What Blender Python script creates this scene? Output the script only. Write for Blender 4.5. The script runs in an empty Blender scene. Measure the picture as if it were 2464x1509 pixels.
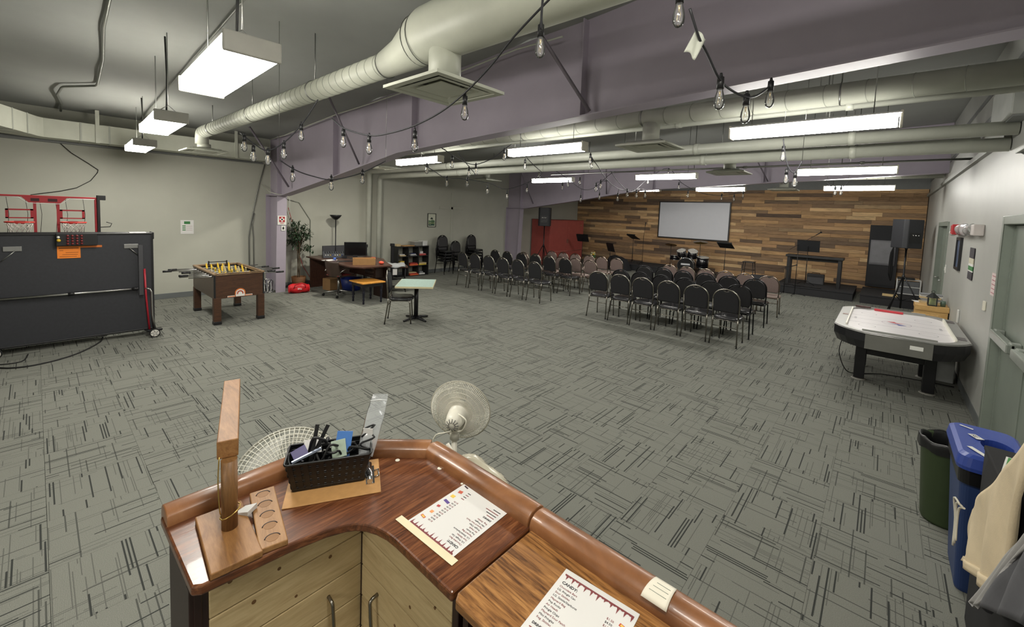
import bpy, bmesh, math, random
from mathutils import Matrix, Vector
random.seed(7)
R = math.radians
scene = bpy.context.scene
col = scene.collection

# ------------------------------------------------------------ camera, world, exposure
CAM_H = 1.98
def make_camera():
    yaw, pitch, roll = R(-41.38), R(4.07), R(-2.26)
    f = Vector((math.sin(yaw) * math.cos(pitch), math.cos(yaw) * math.cos(pitch), -math.sin(pitch)))
    rt = Vector((math.cos(yaw), -math.sin(yaw), 0))
    dn = f.cross(rt)
    rr = rt * math.cos(roll) + dn * math.sin(roll)
    dd = -rt * math.sin(roll) + dn * math.cos(roll)
    m = Matrix((rr, -dd, -f)).transposed().to_4x4()
    m.translation = (0, 0, CAM_H)
    cam = bpy.data.cameras.new('camera')
    cam.sensor_fit = 'HORIZONTAL'
    cam.sensor_width = 36
    cam.lens = 1014.8 / 2464 * 36
    cam.shift_y = (585 - 754.5) / 2464
    cam.clip_start = 0.05
    o = bpy.data.objects.new('camera', cam)
    o.matrix_world = m
    col.objects.link(o)
    scene.camera = o
make_camera()

world = bpy.data.worlds.new('world')
scene.world = world
world.use_nodes = True
world.node_tree.nodes['Background'].inputs[0].default_value = (0.8, 0.85, 0.9, 1)
world.node_tree.nodes['Background'].inputs[1].default_value = 0.05
scene.view_settings.view_transform = 'Standard'
scene.view_settings.look = 'None'
scene.view_settings.gamma = 1
scene.view_settings.use_curve_mapping = False
scene.view_settings.exposure = 0.0
STRIP_POWER = 52.0      # emission of the fluorescent lenses
WRAP_POWER = 46.0

# ------------------------------------------------------------ materials
def lin(c):
    return tuple(((v / 255) / 12.92 if v / 255 <= 0.04045 else ((v / 255 + 0.055) / 1.055) ** 2.4) for v in c) + (1,)

MATS = {}
class NT:
    def __init__(s, name):
        s.m = bpy.data.materials.new(name)
        s.m.use_nodes = True
        s.t = s.m.node_tree
        s.b = s.t.nodes['Principled BSDF']
    def node(s, kind, **kw):
        n = s.t.nodes.new(kind)
        for k, v in kw.items():
            setattr(n, k, v)
        return n
    def link(s, a, b):
        s.t.links.new(a, b)
    def math(s, op, a, b=None):
        n = s.node('ShaderNodeMath', operation=op)
        for i, v in enumerate((a, b)):
            if v is None: continue
            if isinstance(v, (int, float)): n.inputs[i].default_value = v
            else: s.link(v, n.inputs[i])
        return n.outputs[0]
    def mix(s, fac, a, b):
        n = s.node('ShaderNodeMix', data_type='RGBA')
        for i, v in ((0, fac), (6, a), (7, b)):
            if isinstance(v, (int, float)): n.inputs[i].default_value = v
            elif isinstance(v, tuple): n.inputs[i].default_value = v
            else: s.link(v, n.inputs[i])
        return n.outputs[2]
    def coord(s, which='Object', scale=(1, 1, 1), offset_random=False):
        tc = s.node('ShaderNodeTexCoord')
        v = tc.outputs[which]
        if offset_random:
            oi = s.node('ShaderNodeObjectInfo')
            sc = s.node('ShaderNodeVectorMath', operation='SCALE')
            sc.inputs[0].default_value = (37, 53, 71)
            s.link(oi.outputs['Random'], sc.inputs['Scale'])
            ad = s.node('ShaderNodeVectorMath', operation='ADD')
            s.link(v, ad.inputs[0]); s.link(sc.outputs[0], ad.inputs[1])
            v = ad.outputs[0]
        mp = s.node('ShaderNodeMapping')
        mp.inputs['Scale'].default_value = scale
        s.link(v, mp.inputs[0])
        return mp.outputs[0]
    def noise(s, vec, scale=5, detail=4, rough=0.55, distort=0):
        n = s.node('ShaderNodeTexNoise')
        n.inputs['Scale'].default_value = scale
        n.inputs['Detail'].default_value = detail
        n.inputs['Roughness'].default_value = rough
        n.inputs['Distortion'].default_value = distort
        s.link(vec, n.inputs['Vector'])
        return n.outputs['Fac']
    def ramp(s, fac, stops):
        n = s.node('ShaderNodeValToRGB')
        e = n.color_ramp.elements
        while len(e) < len(stops): e.new(0.5)
        for el, (p, c) in zip(e, stops):
            el.position = p; el.color = c
        s.link(fac, n.inputs[0])
        return n.outputs[0]
    def bump(s, h, strength=0.2, dist=0.01):
        n = s.node('ShaderNodeBump')
        n.inputs['Strength'].default_value = strength
        n.inputs['Distance'].default_value = dist
        s.link(h, n.inputs['Height'])
        s.link(n.outputs[0], s.b.inputs['Normal'])

def mat(name, c, rough=0.5, metal=0.0, var=0.06, scale=6.0, bump=0.0, bscale=None, spec=None, coat=0.0):
    """plain paint / plastic / metal with a slight mottling"""
    if name in MATS: return MATS[name]
    t = NT(name)
    base = lin(c)
    if var > 0:
        v = t.coord('Object')
        fac = t.noise(v, scale, 5)
        dk = tuple(x * (1 - var * 1.6) for x in base[:3]) + (1,)
        lt = tuple(min(1, x * (1 + var)) for x in base[:3]) + (1,)
        t.link(t.ramp(fac, [(0.3, dk), (0.7, lt)]), t.b.inputs['Base Color'])
        if bump: t.bump(t.noise(v, bscale or scale * 12, 3), bump, 0.004)
    else:
        t.b.inputs['Base Color'].default_value = base
    t.b.inputs['Roughness'].default_value = rough
    t.b.inputs['Metallic'].default_value = metal
    if spec is not None: t.b.inputs['Specular IOR Level'].default_value = spec
    if coat: t.b.inputs['Coat Weight'].default_value = coat
    MATS[name] = t.m
    return t.m

def wood(name, dark, mid, light, scale=(1, 1, 1), rough=0.4, rnd=False, distort=1.5, spread=(0.3, 0.5, 0.72), coat=0.0, nscale=3.0):
    """grain: noise squeezed across one axis"""
    t = NT(name)
    v = t.coord('Object', scale, rnd)
    n1 = t.noise(v, nscale, 8, 0.65, distort)
    n2 = t.noise(v, nscale * 7, 4, 0.6, 0.3)
    f = t.math('ADD', t.math('MULTIPLY', n1, 0.75), t.math('MULTIPLY', n2, 0.25))
    t.link(t.ramp(f, [(spread[0], lin(dark)), (spread[1], lin(mid)), (spread[2], lin(light))]), t.b.inputs['Base Color'])
    t.b.inputs['Roughness'].default_value = rough
    if coat: t.b.inputs['Coat Weight'].default_value = coat
    t.bump(n2, 0.12, 0.002)
    MATS[name] = t.m
    return t.m

def emit(name, c, strength):
    t = NT(name)
    t.b.inputs['Base Color'].default_value = (0.9, 0.9, 0.88, 1)
    t.b.inputs['Emission Color'].default_value = lin(c)
    t.b.inputs['Emission Strength'].default_value = strength
    MATS[name] = t.m
    return t.m

def glass(name, c=(255, 255, 255), alpha=0.18, rough=0.05):
    """thin clear film or bulb glass: mostly see-through, with reflections"""
    t = NT(name)
    tr = t.node('ShaderNodeBsdfTransparent'); tr.inputs[0].default_value = lin(c)
    gl = t.node('ShaderNodeBsdfGlossy'); gl.inputs['Roughness'].default_value = rough
    df = t.node('ShaderNodeBsdfDiffuse'); df.inputs[0].default_value = lin(c)
    fr = t.node('ShaderNodeFresnel'); fr.inputs[0].default_value = 1.5
    m1 = t.node('ShaderNodeMixShader'); m2 = t.node('ShaderNodeMixShader')
    m1.inputs[0].default_value = alpha
    t.link(tr.outputs[0], m1.inputs[1]); t.link(df.outputs[0], m1.inputs[2])
    t.link(fr.outputs[0], m2.inputs[0]); t.link(m1.outputs[0], m2.inputs[1]); t.link(gl.outputs[0], m2.inputs[2])
    t.link(m2.outputs[0], t.t.nodes['Material Output'].inputs[0])
    MATS[name] = t.m
    return t.m

wall_m = mat('wall_paint', (178, 178, 166), 0.62, var=0.03, scale=2, bump=0.08, bscale=160)
wallr_m = mat('wall_paint_right', (172, 173, 168), 0.5, var=0.03, scale=2, bump=0.06, bscale=140)
ceil_m = mat('ceiling_vinyl', (150, 152, 148), 0.7, var=0.05, scale=1.2, bump=0.1, bscale=40)
purple_m = mat('purple_steel_paint', (166, 157, 170), 0.5, var=0.04, scale=2)
greyst_m = mat('grey_steel_paint', (112, 114, 112), 0.5, var=0.05)
base_m = mat('vinyl_base', (104, 108, 108), 0.5, var=0.05)
duct_m = mat('galvanised_painted', (190, 192, 178), 0.45, var=0.05, scale=4)
pipe_m = mat('white_pipe_paint', (188, 190, 178), 0.42, var=0.04)
white_m = mat('white_enamel', (222, 222, 216), 0.35, var=0.02)
cream_m = mat('cream_plastic', (226, 222, 206), 0.35, var=0.03)
black_m = mat('black_plastic', (22, 22, 24), 0.45, var=0.1)
blacks_m = mat('black_satin_wood', (26, 26, 28), 0.4, var=0.12)
blackm_m = mat('black_metal', (28, 28, 30), 0.35, 0.3, var=0.08)
chrome_m = mat('chrome', (205, 205, 205), 0.14, 1.0, var=0)
steel_m = mat('brushed_steel', (165, 165, 162), 0.32, 1.0, var=0.05)
dull_m = mat('dark_chrome', (140, 136, 128), 0.25, 1.0, var=0.05)
vinyl_m = mat('black_vinyl', (26, 26, 27), 0.24, var=0.08, scale=20, bump=0.08, bscale=260)
fabric_m = mat('black_fabric', (22, 22, 25), 0.85, var=0.12, scale=60, bump=0.25, bscale=500)
mauve_m = mat('mauve_fabric', (112, 96, 91), 0.85, var=0.08, scale=60, bump=0.25, bscale=500)
rubber_m = mat('rubber', (18, 18, 18), 0.7, var=0.1)
paper_m = mat('paper', (214, 212, 209), 0.7, var=0.015)
ink_m = mat('black_ink', (40, 38, 42), 0.8, var=0)
redink_m = mat('maroon_ink', (132, 70, 72), 0.8, var=0)
red_m = mat('red_plastic', (176, 34, 42), 0.4, var=0.05)
orange_m = mat('orange_card', (232, 130, 42), 0.7, var=0.03)
green_m = mat('green_print', (58, 120, 66), 0.7, var=0.05)
blue_m = mat('blue_plastic', (48, 70, 150), 0.35, var=0.04)
bluedk_m = mat('blue_bin', (36, 56, 100), 0.45, var=0.05)
greenbin_m = mat('green_bin', (54, 68, 40), 0.5, var=0.06)
yellow_m = mat('yellow_plastic', (214, 176, 52), 0.4, var=0.05)
carton_m = mat('cardboard', (172, 132, 84), 0.8, var=0.05, scale=20)
doorgrey_m = mat('door_grey_green', (126, 134, 124), 0.45, var=0.04)
glass_m = glass('clear_bulb_glass', alpha=0.07)
bag_m = glass('clear_film', (240, 242, 244), alpha=0.22, rough=0.12)

# ------------------------------------------------------------ mesh helpers
class MB:
    def __init__(s):
        s.v = []; s.f = []; s.sm = []; s.M = Matrix.Identity(4)
    def at(s, loc=(0, 0, 0), rx=0, ry=0, rz=0):
        s.M = Matrix.Translation(loc) @ Matrix.Rotation(rz, 4, 'Z') @ Matrix.Rotation(ry, 4, 'Y') @ Matrix.Rotation(rx, 4, 'X')
        return s
    def _add(s, vs, fs, smooth=False):
        b = len(s.v)
        for p in vs: s.v.append(tuple(s.M @ Vector(p)))
        for f in fs:
            s.f.append(tuple(b + i for i in f)); s.sm.append(smooth)
        return s
    def box(s, c, d, rz=0.0):
        x, y, z = d[0] / 2, d[1] / 2, d[2] / 2
        cs, sn = math.cos(rz), math.sin(rz)
        vs = []
        for a in (-x, x):
            for b in (-y, y):
                for e in (-z, z):
                    vs.append((c[0] + a * cs - b * sn, c[1] + a * sn + b * cs, c[2] + e))
        return s._add(vs, [(0, 1, 3, 2), (4, 6, 7, 5), (0, 4, 5, 1), (2, 3, 7, 6), (0, 2, 6, 4), (1, 5, 7, 3)])
    def b2(s, x0, x1, y0, y1, z0, z1):
        return s.box(((x0 + x1) / 2, (y0 + y1) / 2, (z0 + z1) / 2), (x1 - x0, y1 - y0, z1 - z0))
    def frame(s, d):
        d = Vector(d).normalized()
        a = Vector((0, 0, 1)) if abs(d.z) < 0.9 else Vector((1, 0, 0))
        u = d.cross(a).normalized()
        return u, d.cross(u).normalized()
    def cyl(s, p0, p1, r0, r1=None, n=12, caps=True):
        if r1 is None: r1 = r0
        p0, p1 = Vector(p0), Vector(p1)
        u, w = s.frame(p1 - p0)
        vs = []
        for p, r in ((p0, r0), (p1, r1)):
            for i in range(n):
                a = 2 * math.pi * i / n
                vs.append(p + u * math.cos(a) * r + w * math.sin(a) * r)
        fs = [(i, (i + 1) % n, n + (i + 1) % n, n + i) for i in range(n)]
        s._add(vs, fs, True)
        if caps:
            b = len(s.v) - 2 * n
            s.f.append(tuple(range(b, b + n))); s.sm.append(False)
            s.f.append(tuple(range(b + n, b + 2 * n))); s.sm.append(False)
        return s
    def tube(s, pts, r, n=6, closed=False, caps=True):
        pts = [Vector(p) for p in pts]
        N = len(pts)
        vs = []
        pu = None
        for i, p in enumerate(pts):
            if closed: d = pts[(i + 1) % N] - pts[i - 1]
            else: d = pts[min(i + 1, N - 1)] - pts[max(i - 1, 0)]
            if d.length < 1e-9: d = Vector((0, 0, 1))
            d.normalize()
            if pu is None: u, w = s.frame(d)
            else:
                u = pu - d * pu.dot(d)
                if u.length < 1e-6: u, w = s.frame(d)
                u.normalize(); w = d.cross(u).normalized()
            pu = u
            rr = r[i] if isinstance(r, (list, tuple)) else r
            for k in range(n):
                a = 2 * math.pi * k / n
                vs.append(p + u * math.cos(a) * rr + w * math.sin(a) * rr)
        fs = []
        for i in range(N if closed else N - 1):
            j = (i + 1) % N
            for k in range(n):
                fs.append((i * n + k, i * n + (k + 1) % n, j * n + (k + 1) % n, j * n + k))
        s._add(vs, fs, True)
        if caps and not closed:
            b = len(s.v) - N * n
            s.f.append(tuple(range(b, b + n))); s.sm.append(False)
            s.f.append(tuple(range(b + (N - 1) * n, b + N * n))); s.sm.append(False)
        return s
    def lathe(s, prof, n=24, c=(0, 0, 0), smooth=True):
        vs = []
        for r, z in prof:
            for i in range(n):
                a = 2 * math.pi * i / n
                vs.append((c[0] + r * math.cos(a), c[1] + r * math.sin(a), c[2] + z))
        fs = []
        for j in range(len(prof) - 1):
            for i in range(n):
                fs.append((j * n + i, j * n + (i + 1) % n, (j + 1) * n + (i + 1) % n, (j + 1) * n + i))
        return s._add(vs, fs, smooth)
    def prism(s, poly, z0, z1, smooth=False):
        n = len(poly)
        vs = [(x, y, z0) for x, y in poly] + [(x, y, z1) for x, y in poly]
        s._add(vs, [(i, (i + 1) % n, n + (i + 1) % n, n + i) for i in range(n)], smooth)
        b = len(s.v) - 2 * n
        s.f.append(tuple(range(b, b + n))); s.sm.append(False)
        s.f.append(tuple(range(b + n, b + 2 * n))); s.sm.append(False)
        return s
    def sph(s, c, r, nu=14, nv=9):
        if isinstance(r, (int, float)): r = (r, r, r)
        vs = []
        for j in range(nv + 1):
            t = math.pi * j / nv
            for i in range(nu):
                a = 2 * math.pi * i / nu
                vs.append((c[0] + r[0] * math.sin(t) * math.cos(a), c[1] + r[1] * math.sin(t) * math.sin(a), c[2] + r[2] * math.cos(t)))
        fs = [(j * nu + i, j * nu + (i + 1) % nu, (j + 1) * nu + (i + 1) % nu, (j + 1) * nu + i) for j in range(nv) for i in range(nu)]
        return s._add(vs, fs, True)
    def grid(s, fn, nu, nv, smooth=True, thick=0.0):
        """surface fn(u, v) for u, v in 0..1; thick gives it a back skin"""
        P = [[Vector(fn(i / nu, j / nv)) for j in range(nv + 1)] for i in range(nu + 1)]
        w = nv + 1
        fs = [(i * w + j, (i + 1) * w + j, (i + 1) * w + j + 1, i * w + j + 1) for i in range(nu) for j in range(nv)]
        vs = [p for row in P for p in row]
        if thick:
            nrm = []
            for i in range(nu + 1):
                for j in range(nv + 1):
                    a = P[min(i + 1, nu)][j] - P[max(i - 1, 0)][j]
                    b = P[i][min(j + 1, nv)] - P[i][max(j - 1, 0)]
                    nn = a.cross(b)
                    nrm.append(nn.normalized() if nn.length > 1e-9 else Vector((0, 0, 1)))
            N = len(vs)
            vs = vs + [p - k * thick for p, k in zip(vs, nrm)]
            fs = fs + [tuple(N + q for q in reversed(f)) for f in fs]
            rim = [i * w for i in range(nu + 1)] + [nu * w + j for j in range(1, nv + 1)] + [i * w + nv for i in range(nu - 1, -1, -1)] + [j for j in range(nv - 1, 0, -1)]
            fs = fs + [(rim[k], rim[(k + 1) % len(rim)], N + rim[(k + 1) % len(rim)], N + rim[k]) for k in range(len(rim))]
        return s._add(vs, fs, smooth)
    def mesh(s, name, m=None, fix=True):
        me = bpy.data.meshes.new(name)
        me.from_pydata(s.v, [], s.f)
        me.polygons.foreach_set('use_smooth', s.sm)
        if fix:
            bm = bmesh.new(); bm.from_mesh(me)
            bmesh.ops.remove_doubles(bm, verts=bm.verts, dist=1e-6)
            bmesh.ops.recalc_face_normals(bm, faces=bm.faces)
            bm.to_mesh(me); bm.free()
        if m: me.materials.append(m)
        me.update()
        return me
    def build(s, name, m, parent=None, loc=None, rz=None, bev=0.0, seg=2):
        o = bpy.data.objects.new(name, s.mesh(name, m))
        col.objects.link(o)
        if parent: o.parent = parent
        if loc: o.location = loc
        if rz is not None: o.rotation_euler.z = rz
        if bev:
            md = o.modifiers.new('bevel', 'BEVEL')
            md.width = bev; md.segments = seg; md.limit_method = 'ANGLE'; md.angle_limit = R(40)
        return o

def tag(o, label=None, cat=None, group=None, kind=None):
    if label: o['label'] = label
    if cat: o['category'] = cat
    if group: o['group'] = group
    if kind: o['kind'] = kind
    return o

def thing(name, label, cat, loc=(0, 0, 0), rz=0.0, group=None, kind=None):
    o = bpy.data.objects.new(name, None)
    o.empty_display_size = 0.1
    col.objects.link(o)
    o.location = loc; o.rotation_euler = (0, 0, rz)
    return tag(o, label, cat, group, kind)

def copy_tree(o, parent=None):
    c = o.copy(); col.objects.link(c); c.parent = parent
    for ch in list(o.children): copy_tree(ch, c)
    return c

def text(body, size, m, parent, loc, rot=(0, 0, 0), align='LEFT', name='lettering', ext=0.0002, shear=0.0, bold=0.0):
    cu = bpy.data.curves.new('t', 'FONT')
    cu.body = body; cu.size = size; cu.align_x = align; cu.extrude = ext; cu.resolution_u = 2
    cu.shear = shear; cu.offset = bold
    tmp = bpy.data.objects.new('t', cu)
    me = bpy.data.meshes.new_from_object(tmp)
    bpy.data.objects.remove(tmp); bpy.data.curves.remove(cu)
    me.name = name; me.materials.clear(); me.materials.append(m)
    o = bpy.data.objects.new(name, me); col.objects.link(o)
    o.parent = parent; o.location = loc; o.rotation_euler = rot
    return o

ORD = ['first', 'second', 'third', 'fourth', 'fifth', 'sixth', 'seventh', 'eighth']

# ------------------------------------------------------------ the room
XL, XR, YN, YF = -10.67, 0.854, -4.0, 16.6
def ceil_z(x): return 3.43 + 0.055 * (x - XL)

def carpet_material():
    t = NT('carpet_tile_pile')
    uv = t.node('ShaderNodeUVMap').outputs[0]
    sx = t.node('ShaderNodeSeparateXYZ'); t.link(uv, sx.inputs[0])
    u, v = sx.outputs[0], sx.outputs[1]
    def white(a, b=None):
        n = t.node('ShaderNodeTexWhiteNoise', noise_dimensions='2D')
        c = t.node('ShaderNodeCombineXYZ')
        t.link(a, c.inputs[0])
        if b is not None: t.link(b, c.inputs[1])
        t.link(c.outputs[0], n.inputs['Vector'])
        return n.outputs['Value']
    def lines(a, b, pitch, seg, dens, w):
        ai = t.math('MULTIPLY', a, pitch)
        i = t.math('FLOOR', ai)
        r1 = white(i)
        j = t.math('FLOOR', t.math('ADD', t.math('MULTIPLY', b, seg), t.math('MULTIPLY', r1, 9.7)))
        r2 = white(t.math('ADD', i, 0.37), j)
        on = t.math('LESS_THAN', r2, dens)
        fr = t.math('ABSOLUTE', t.math('SUBTRACT', t.math('FRACT', ai), 0.5))
        return t.math('MULTIPLY', on, t.math('LESS_THAN', fr, w))
    mA = lines(u, v, 58, 3.0, 0.12, 0.23)
    mB = t.math('MULTIPLY', lines(v, u, 44, 3.0, 0.09, 0.15), 0.75)
    mC = t.math('MULTIPLY', lines(u, v, 92, 2.6, 0.17, 0.21), 0.5)
    mD = t.math('MULTIPLY', lines(v, u, 80, 4.2, 0.07, 0.2), 0.5)
    m = t.math('MAXIMUM', t.math('MAXIMUM', mA, mB), t.math('MAXIMUM', mC, mD))
    rib = t.math('LESS_THAN', t.math('FRACT', t.math('MULTIPLY', u, 174)), 0.45)
    c3 = t.node('ShaderNodeCombineXYZ'); t.link(u, c3.inputs[0]); t.link(v, c3.inputs[1])
    n = t.noise(c3.outputs[0], 260, 2)
    base = t.ramp(n, [(0.25, lin((108, 109, 102))), (0.75, lin((136, 137, 128)))])
    base = t.mix(t.math('MULTIPLY', rib, 0.22), base, lin((78, 79, 76)))
    t.link(t.mix(t.math('MULTIPLY', m, 0.95), base, lin((50, 52, 50))), t.b.inputs['Base Color'])
    t.b.inputs['Roughness'].default_value = 0.95
    t.b.inputs['Specular IOR Level'].default_value = 0.15
    t.bump(t.math('SUBTRACT', n, t.math('MULTIPLY', m, 0.8)), 0.35, 0.003)
    return t.m
carpet_m = carpet_material()

def build_floor():
    fl = MB().b2(XL - .2, XR + .2, YN - .2, YF + .2, -0.12, -0.008).build('floor', mat('concrete_slab', (70, 70, 68), 0.9))
    tag(fl, 'grey patterned carpet tile floor of the hall', 'floor', kind='structure')
    T = 0.5
    def tile_uv(me, offs):
        uvl = me.uv_layers.new(name='UVMap')
        for poly in me.polygons:
            for li in poly.loop_indices:
                co = me.vertices[me.loops[li].vertex_index].co
                uvl.data[li].uv = (co.x + offs[0], co.y + offs[1])
    var = []
    for k in range(14):
        me = MB().box((0, 0, -0.004), (T - .0012, T - .0012, 0.008)).mesh('carpet_tile', carpet_m)
        tile_uv(me, (k * 3.731 + 1, k * 1.917 + 2)); var.append(me)
    cells = []
    nx, ny = int((XR - XL) / T) + 1, int((YF - YN) / T) + 1
    for i in range(nx):
        for j in range(ny):
            x0, y0 = XL + i * T, YN + j * T
            x1, y1 = min(x0 + T, XR), min(y0 + T, YF)
            if x1 - x0 < .02 or y1 - y0 < .02: continue
            cells.append((x0, x1, y0, y1, i, j))
    yaw = R(-41.38)
    def score(c):
        x, y = (c[0] + c[1]) / 2, (c[2] + c[3]) / 2
        d = math.hypot(x, y)
        a = math.atan2(x, y)
        inview = abs((a - yaw + math.pi) % (2 * math.pi) - math.pi) < R(50) and d > 2.0
        full = (c[1] - c[0] > T - .01) and (c[3] - c[2] > T - .01)
        return d if inview and full else d + 1000
    cells.sort(key=score)
    rest = MB(); uvs = []
    for n, (x0, x1, y0, y1, i, j) in enumerate(cells):
        q = ((i + j) % 2) * 90 + random.choice((0, 180))
        if n < 300:
            o = bpy.data.objects.new('carpet_tile', var[random.randrange(14)]); col.objects.link(o)
            o.parent = fl; o.location = ((x0 + x1) / 2, (y0 + y1) / 2, 0); o.rotation_euler.z = R(q)
        else:
            b = len(rest.v)
            rest._add([(x0, y0, 0), (x1 - .0012, y0, 0), (x1 - .0012, y1 - .0012, 0), (x0, y1 - .0012, 0)], [(0, 1, 2, 3)])
            ox, oy = random.uniform(0, 60), random.uniform(0, 60)
            for (x, y) in ((x0, y0), (x1, y0), (x1, y1), (x0, y1)):
                a, c = x - x0, y - y0
                uvs.append((a + ox, c + oy) if q % 180 == 0 else (c + ox, a + oy))
    me = bpy.data.meshes.new('carpet_tile_field')
    me.from_pydata(rest.v, [], rest.f)
    l = me.uv_layers.new(name='UVMap')
    for li, lp in enumerate(me.loops): l.data[li].uv = uvs[lp.vertex_index]
    me.materials.append(carpet_m)
    o = bpy.data.objects.new('carpet_tile_field', me); col.objects.link(o); o.parent = fl; o['kind'] = 'stuff'
build_floor()

def struct(mb, name, m, label, cat, **k):
    o = mb.build(name, m, **k)
    return tag(o, label, cat, kind='structure')

struct(MB().b2(XL - .15, XL, YN, YF + .15, -.12, 3.6), 'wall_left', wall_m, 'long light grey painted wall behind the games and desk', 'wall')
struct(MB().b2(XL - .15, XR + .15, YN - .15, YN, -.12, 4.3), 'wall_near', wall_m, 'light grey painted wall closing the hall behind the bar', 'wall')
DN0, DN1, DF0, DF1, DH = 4.25, 6.09, 10.88, 12.55, 2.085
w = MB()
w.b2(XR, XR + .15, YN, DN0, -.12, 4.3).b2(XR, XR + .15, DN1, DF0, -.12, 4.3).b2(XR, XR + .15, DF1, YF + .15, -.12, 4.3)
w.b2(XR, XR + .15, DN0, DN1, DH, 4.3).b2(XR, XR + .15, DF0, DF1, DH, 4.3)
struct(w, 'wall_right', wallr_m, 'light grey painted wall with two door openings', 'wall')

# ceiling: painted vinyl-faced insulation, sagging a little between the roof purlins
def cz(u, v):
    x = XL - .1 + u * (XR - XL + .2); y = YN - .1 + v * (YF - YN + .2)
    return (x, y, ceil_z(x) - 0.03 * abs(math.sin(math.pi * (x - XL) / 1.52)) ** 0.7 + 0.02)
c = MB().grid(cz, 76, 8, True, thick=-0.04)
struct(c, 'ceiling', ceil_m, 'dark grey painted sloping ceiling', 'ceiling')

# baseboard
b = MB().b2(XL, XL + .012, YN, YF, 0, .105)
struct(b, 'baseboard_left', base_m, 'dark grey vinyl baseboard along the left wall', 'baseboard', bev=.004)
b = MB().b2(XR - .008, XR, YN, DN0 - .07, 0, .1).b2(XR - .008, XR, DN1 + .07, DF0 - .07, 0, .1).b2(XR - .008, XR, DF1 + .07, YF - .1, 0, .1)
struct(b, 'baseboard_right', base_m, 'grey vinyl baseboard along the right wall', 'baseboard')

# girt ledge on the left wall, under the rectangular duct
b = MB().b2(XL, XL + .07, YN, 3.45, 2.86, 2.885).b2(XL, XL + .012, YN, 3.45, 2.885, 2.98)
struct(b, 'trim_1', greyst_m, 'grey steel ledge running along the left wall under the duct', 'trim')
# angle trim with conduit along the top of the right wall
b = MB().b2(XR - .05, XR, 6.35, YF, 2.89, 2.96).b2(XR - .03, XR, 6.35, YF, 2.97, 2.985)
struct(b, 'trim_2', mat('trim_grey', (150, 152, 146), .5), 'pale grey trim rail along the top of the right wall', 'trim', bev=.004)
b = MB().b2(XR - .012, XR, 6.0, YF, 3.3, 3.36).b2(XR - .012, XR, 6.0, YF, 3.62, 3.68)
struct(b, 'trim_3', greyst_m, 'thin grey steel girts high on the right wall', 'trim')

# ---- far wall clad in reclaimed planks
fw = MB().b2(XL - .15, XR + .15, YF, YF + .15, -.12, 4.3).build('wall_far', mat('wall_backing', (60, 48, 38), .9))
tag(fw, 'far stage wall clad in mixed brown reclaimed wood planks', 'wall', kind='structure')
def plank_material():
    t = NT('reclaimed_wood')
    oi = t.node('ShaderNodeObjectInfo')
    v = t.coord('Object', (1.2, 1, 16), True)
    n1 = t.noise(v, 2.2, 8, .68, 1.2)
    v2 = t.coord('Object', (.8, 1, 3), True)
    n2 = t.noise(v2, 1.6, 3, .5)
    tone = t.ramp(oi.outputs['Random'], [(0, lin((92, 76, 64))), (.14, lin((122, 102, 84))), (.3, lin((172, 138, 100))), (.5, lin((194, 158, 114))),
                                         (.64, lin((134, 112, 90))), (.78, lin((180, 144, 106))), (.9, lin((224, 192, 146))), (1, lin((104, 88, 74)))])
    g = t.math('ADD', t.math('MULTIPLY', n1, .9), t.math('MULTIPLY', n2, .35))
    sh = t.ramp(g, [(.35, (.32, .29, .27, 1)), (.62, (.95, .93, .9, 1)), (.85, (1.25, 1.22, 1.15, 1))])
    mx = t.node('ShaderNodeMix', data_type='RGBA', blend_type='MULTIPLY'); mx.inputs[0].default_value = 1
    t.link(tone, mx.inputs[6]); t.link(sh, mx.inputs[7])
    t.link(mx.outputs[2], t.b.inputs['Base Color'])
    t.b.inputs['Roughness'].default_value = .8
    t.bump(n1, .4, .006)
    return t.m
plank_m = plank_material()
rng = random.Random(21)
ROWS = 27; PH = 3.10 / ROWS
count = 0
pm = MB()
for r in range(ROWS):
    x = XL + .005 - rng.uniform(0, .5)
    z = r * PH + .004
    while x < XR - .02:
        L = rng.choice((.7, .95, 1.05, 1.15, 1.3, 1.5))
        a, e = max(x, XL + .005), min(x + L, XR - .015)
        x += L
        if XR - x < .25: e = XR - .015; x = XR
        if e - a < .04: continue
        th = rng.choice((.012, .016, .02, .026))
        ln = e - a - .004
        o = MB().box((0, 0, 0), (ln, th, PH - .005)).build('plank', plank_m, fw, ((a + e) / 2, YF - th / 2 - .001, z + PH / 2))
        count += 1
# grey panel strip above the planks
b = MB().b2(XL, XR, YF - .02, YF, 3.10, 4.1)
struct(b, 'trim_4', greyst_m, 'grey band of wall between the planks and the roof', 'trim')

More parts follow.
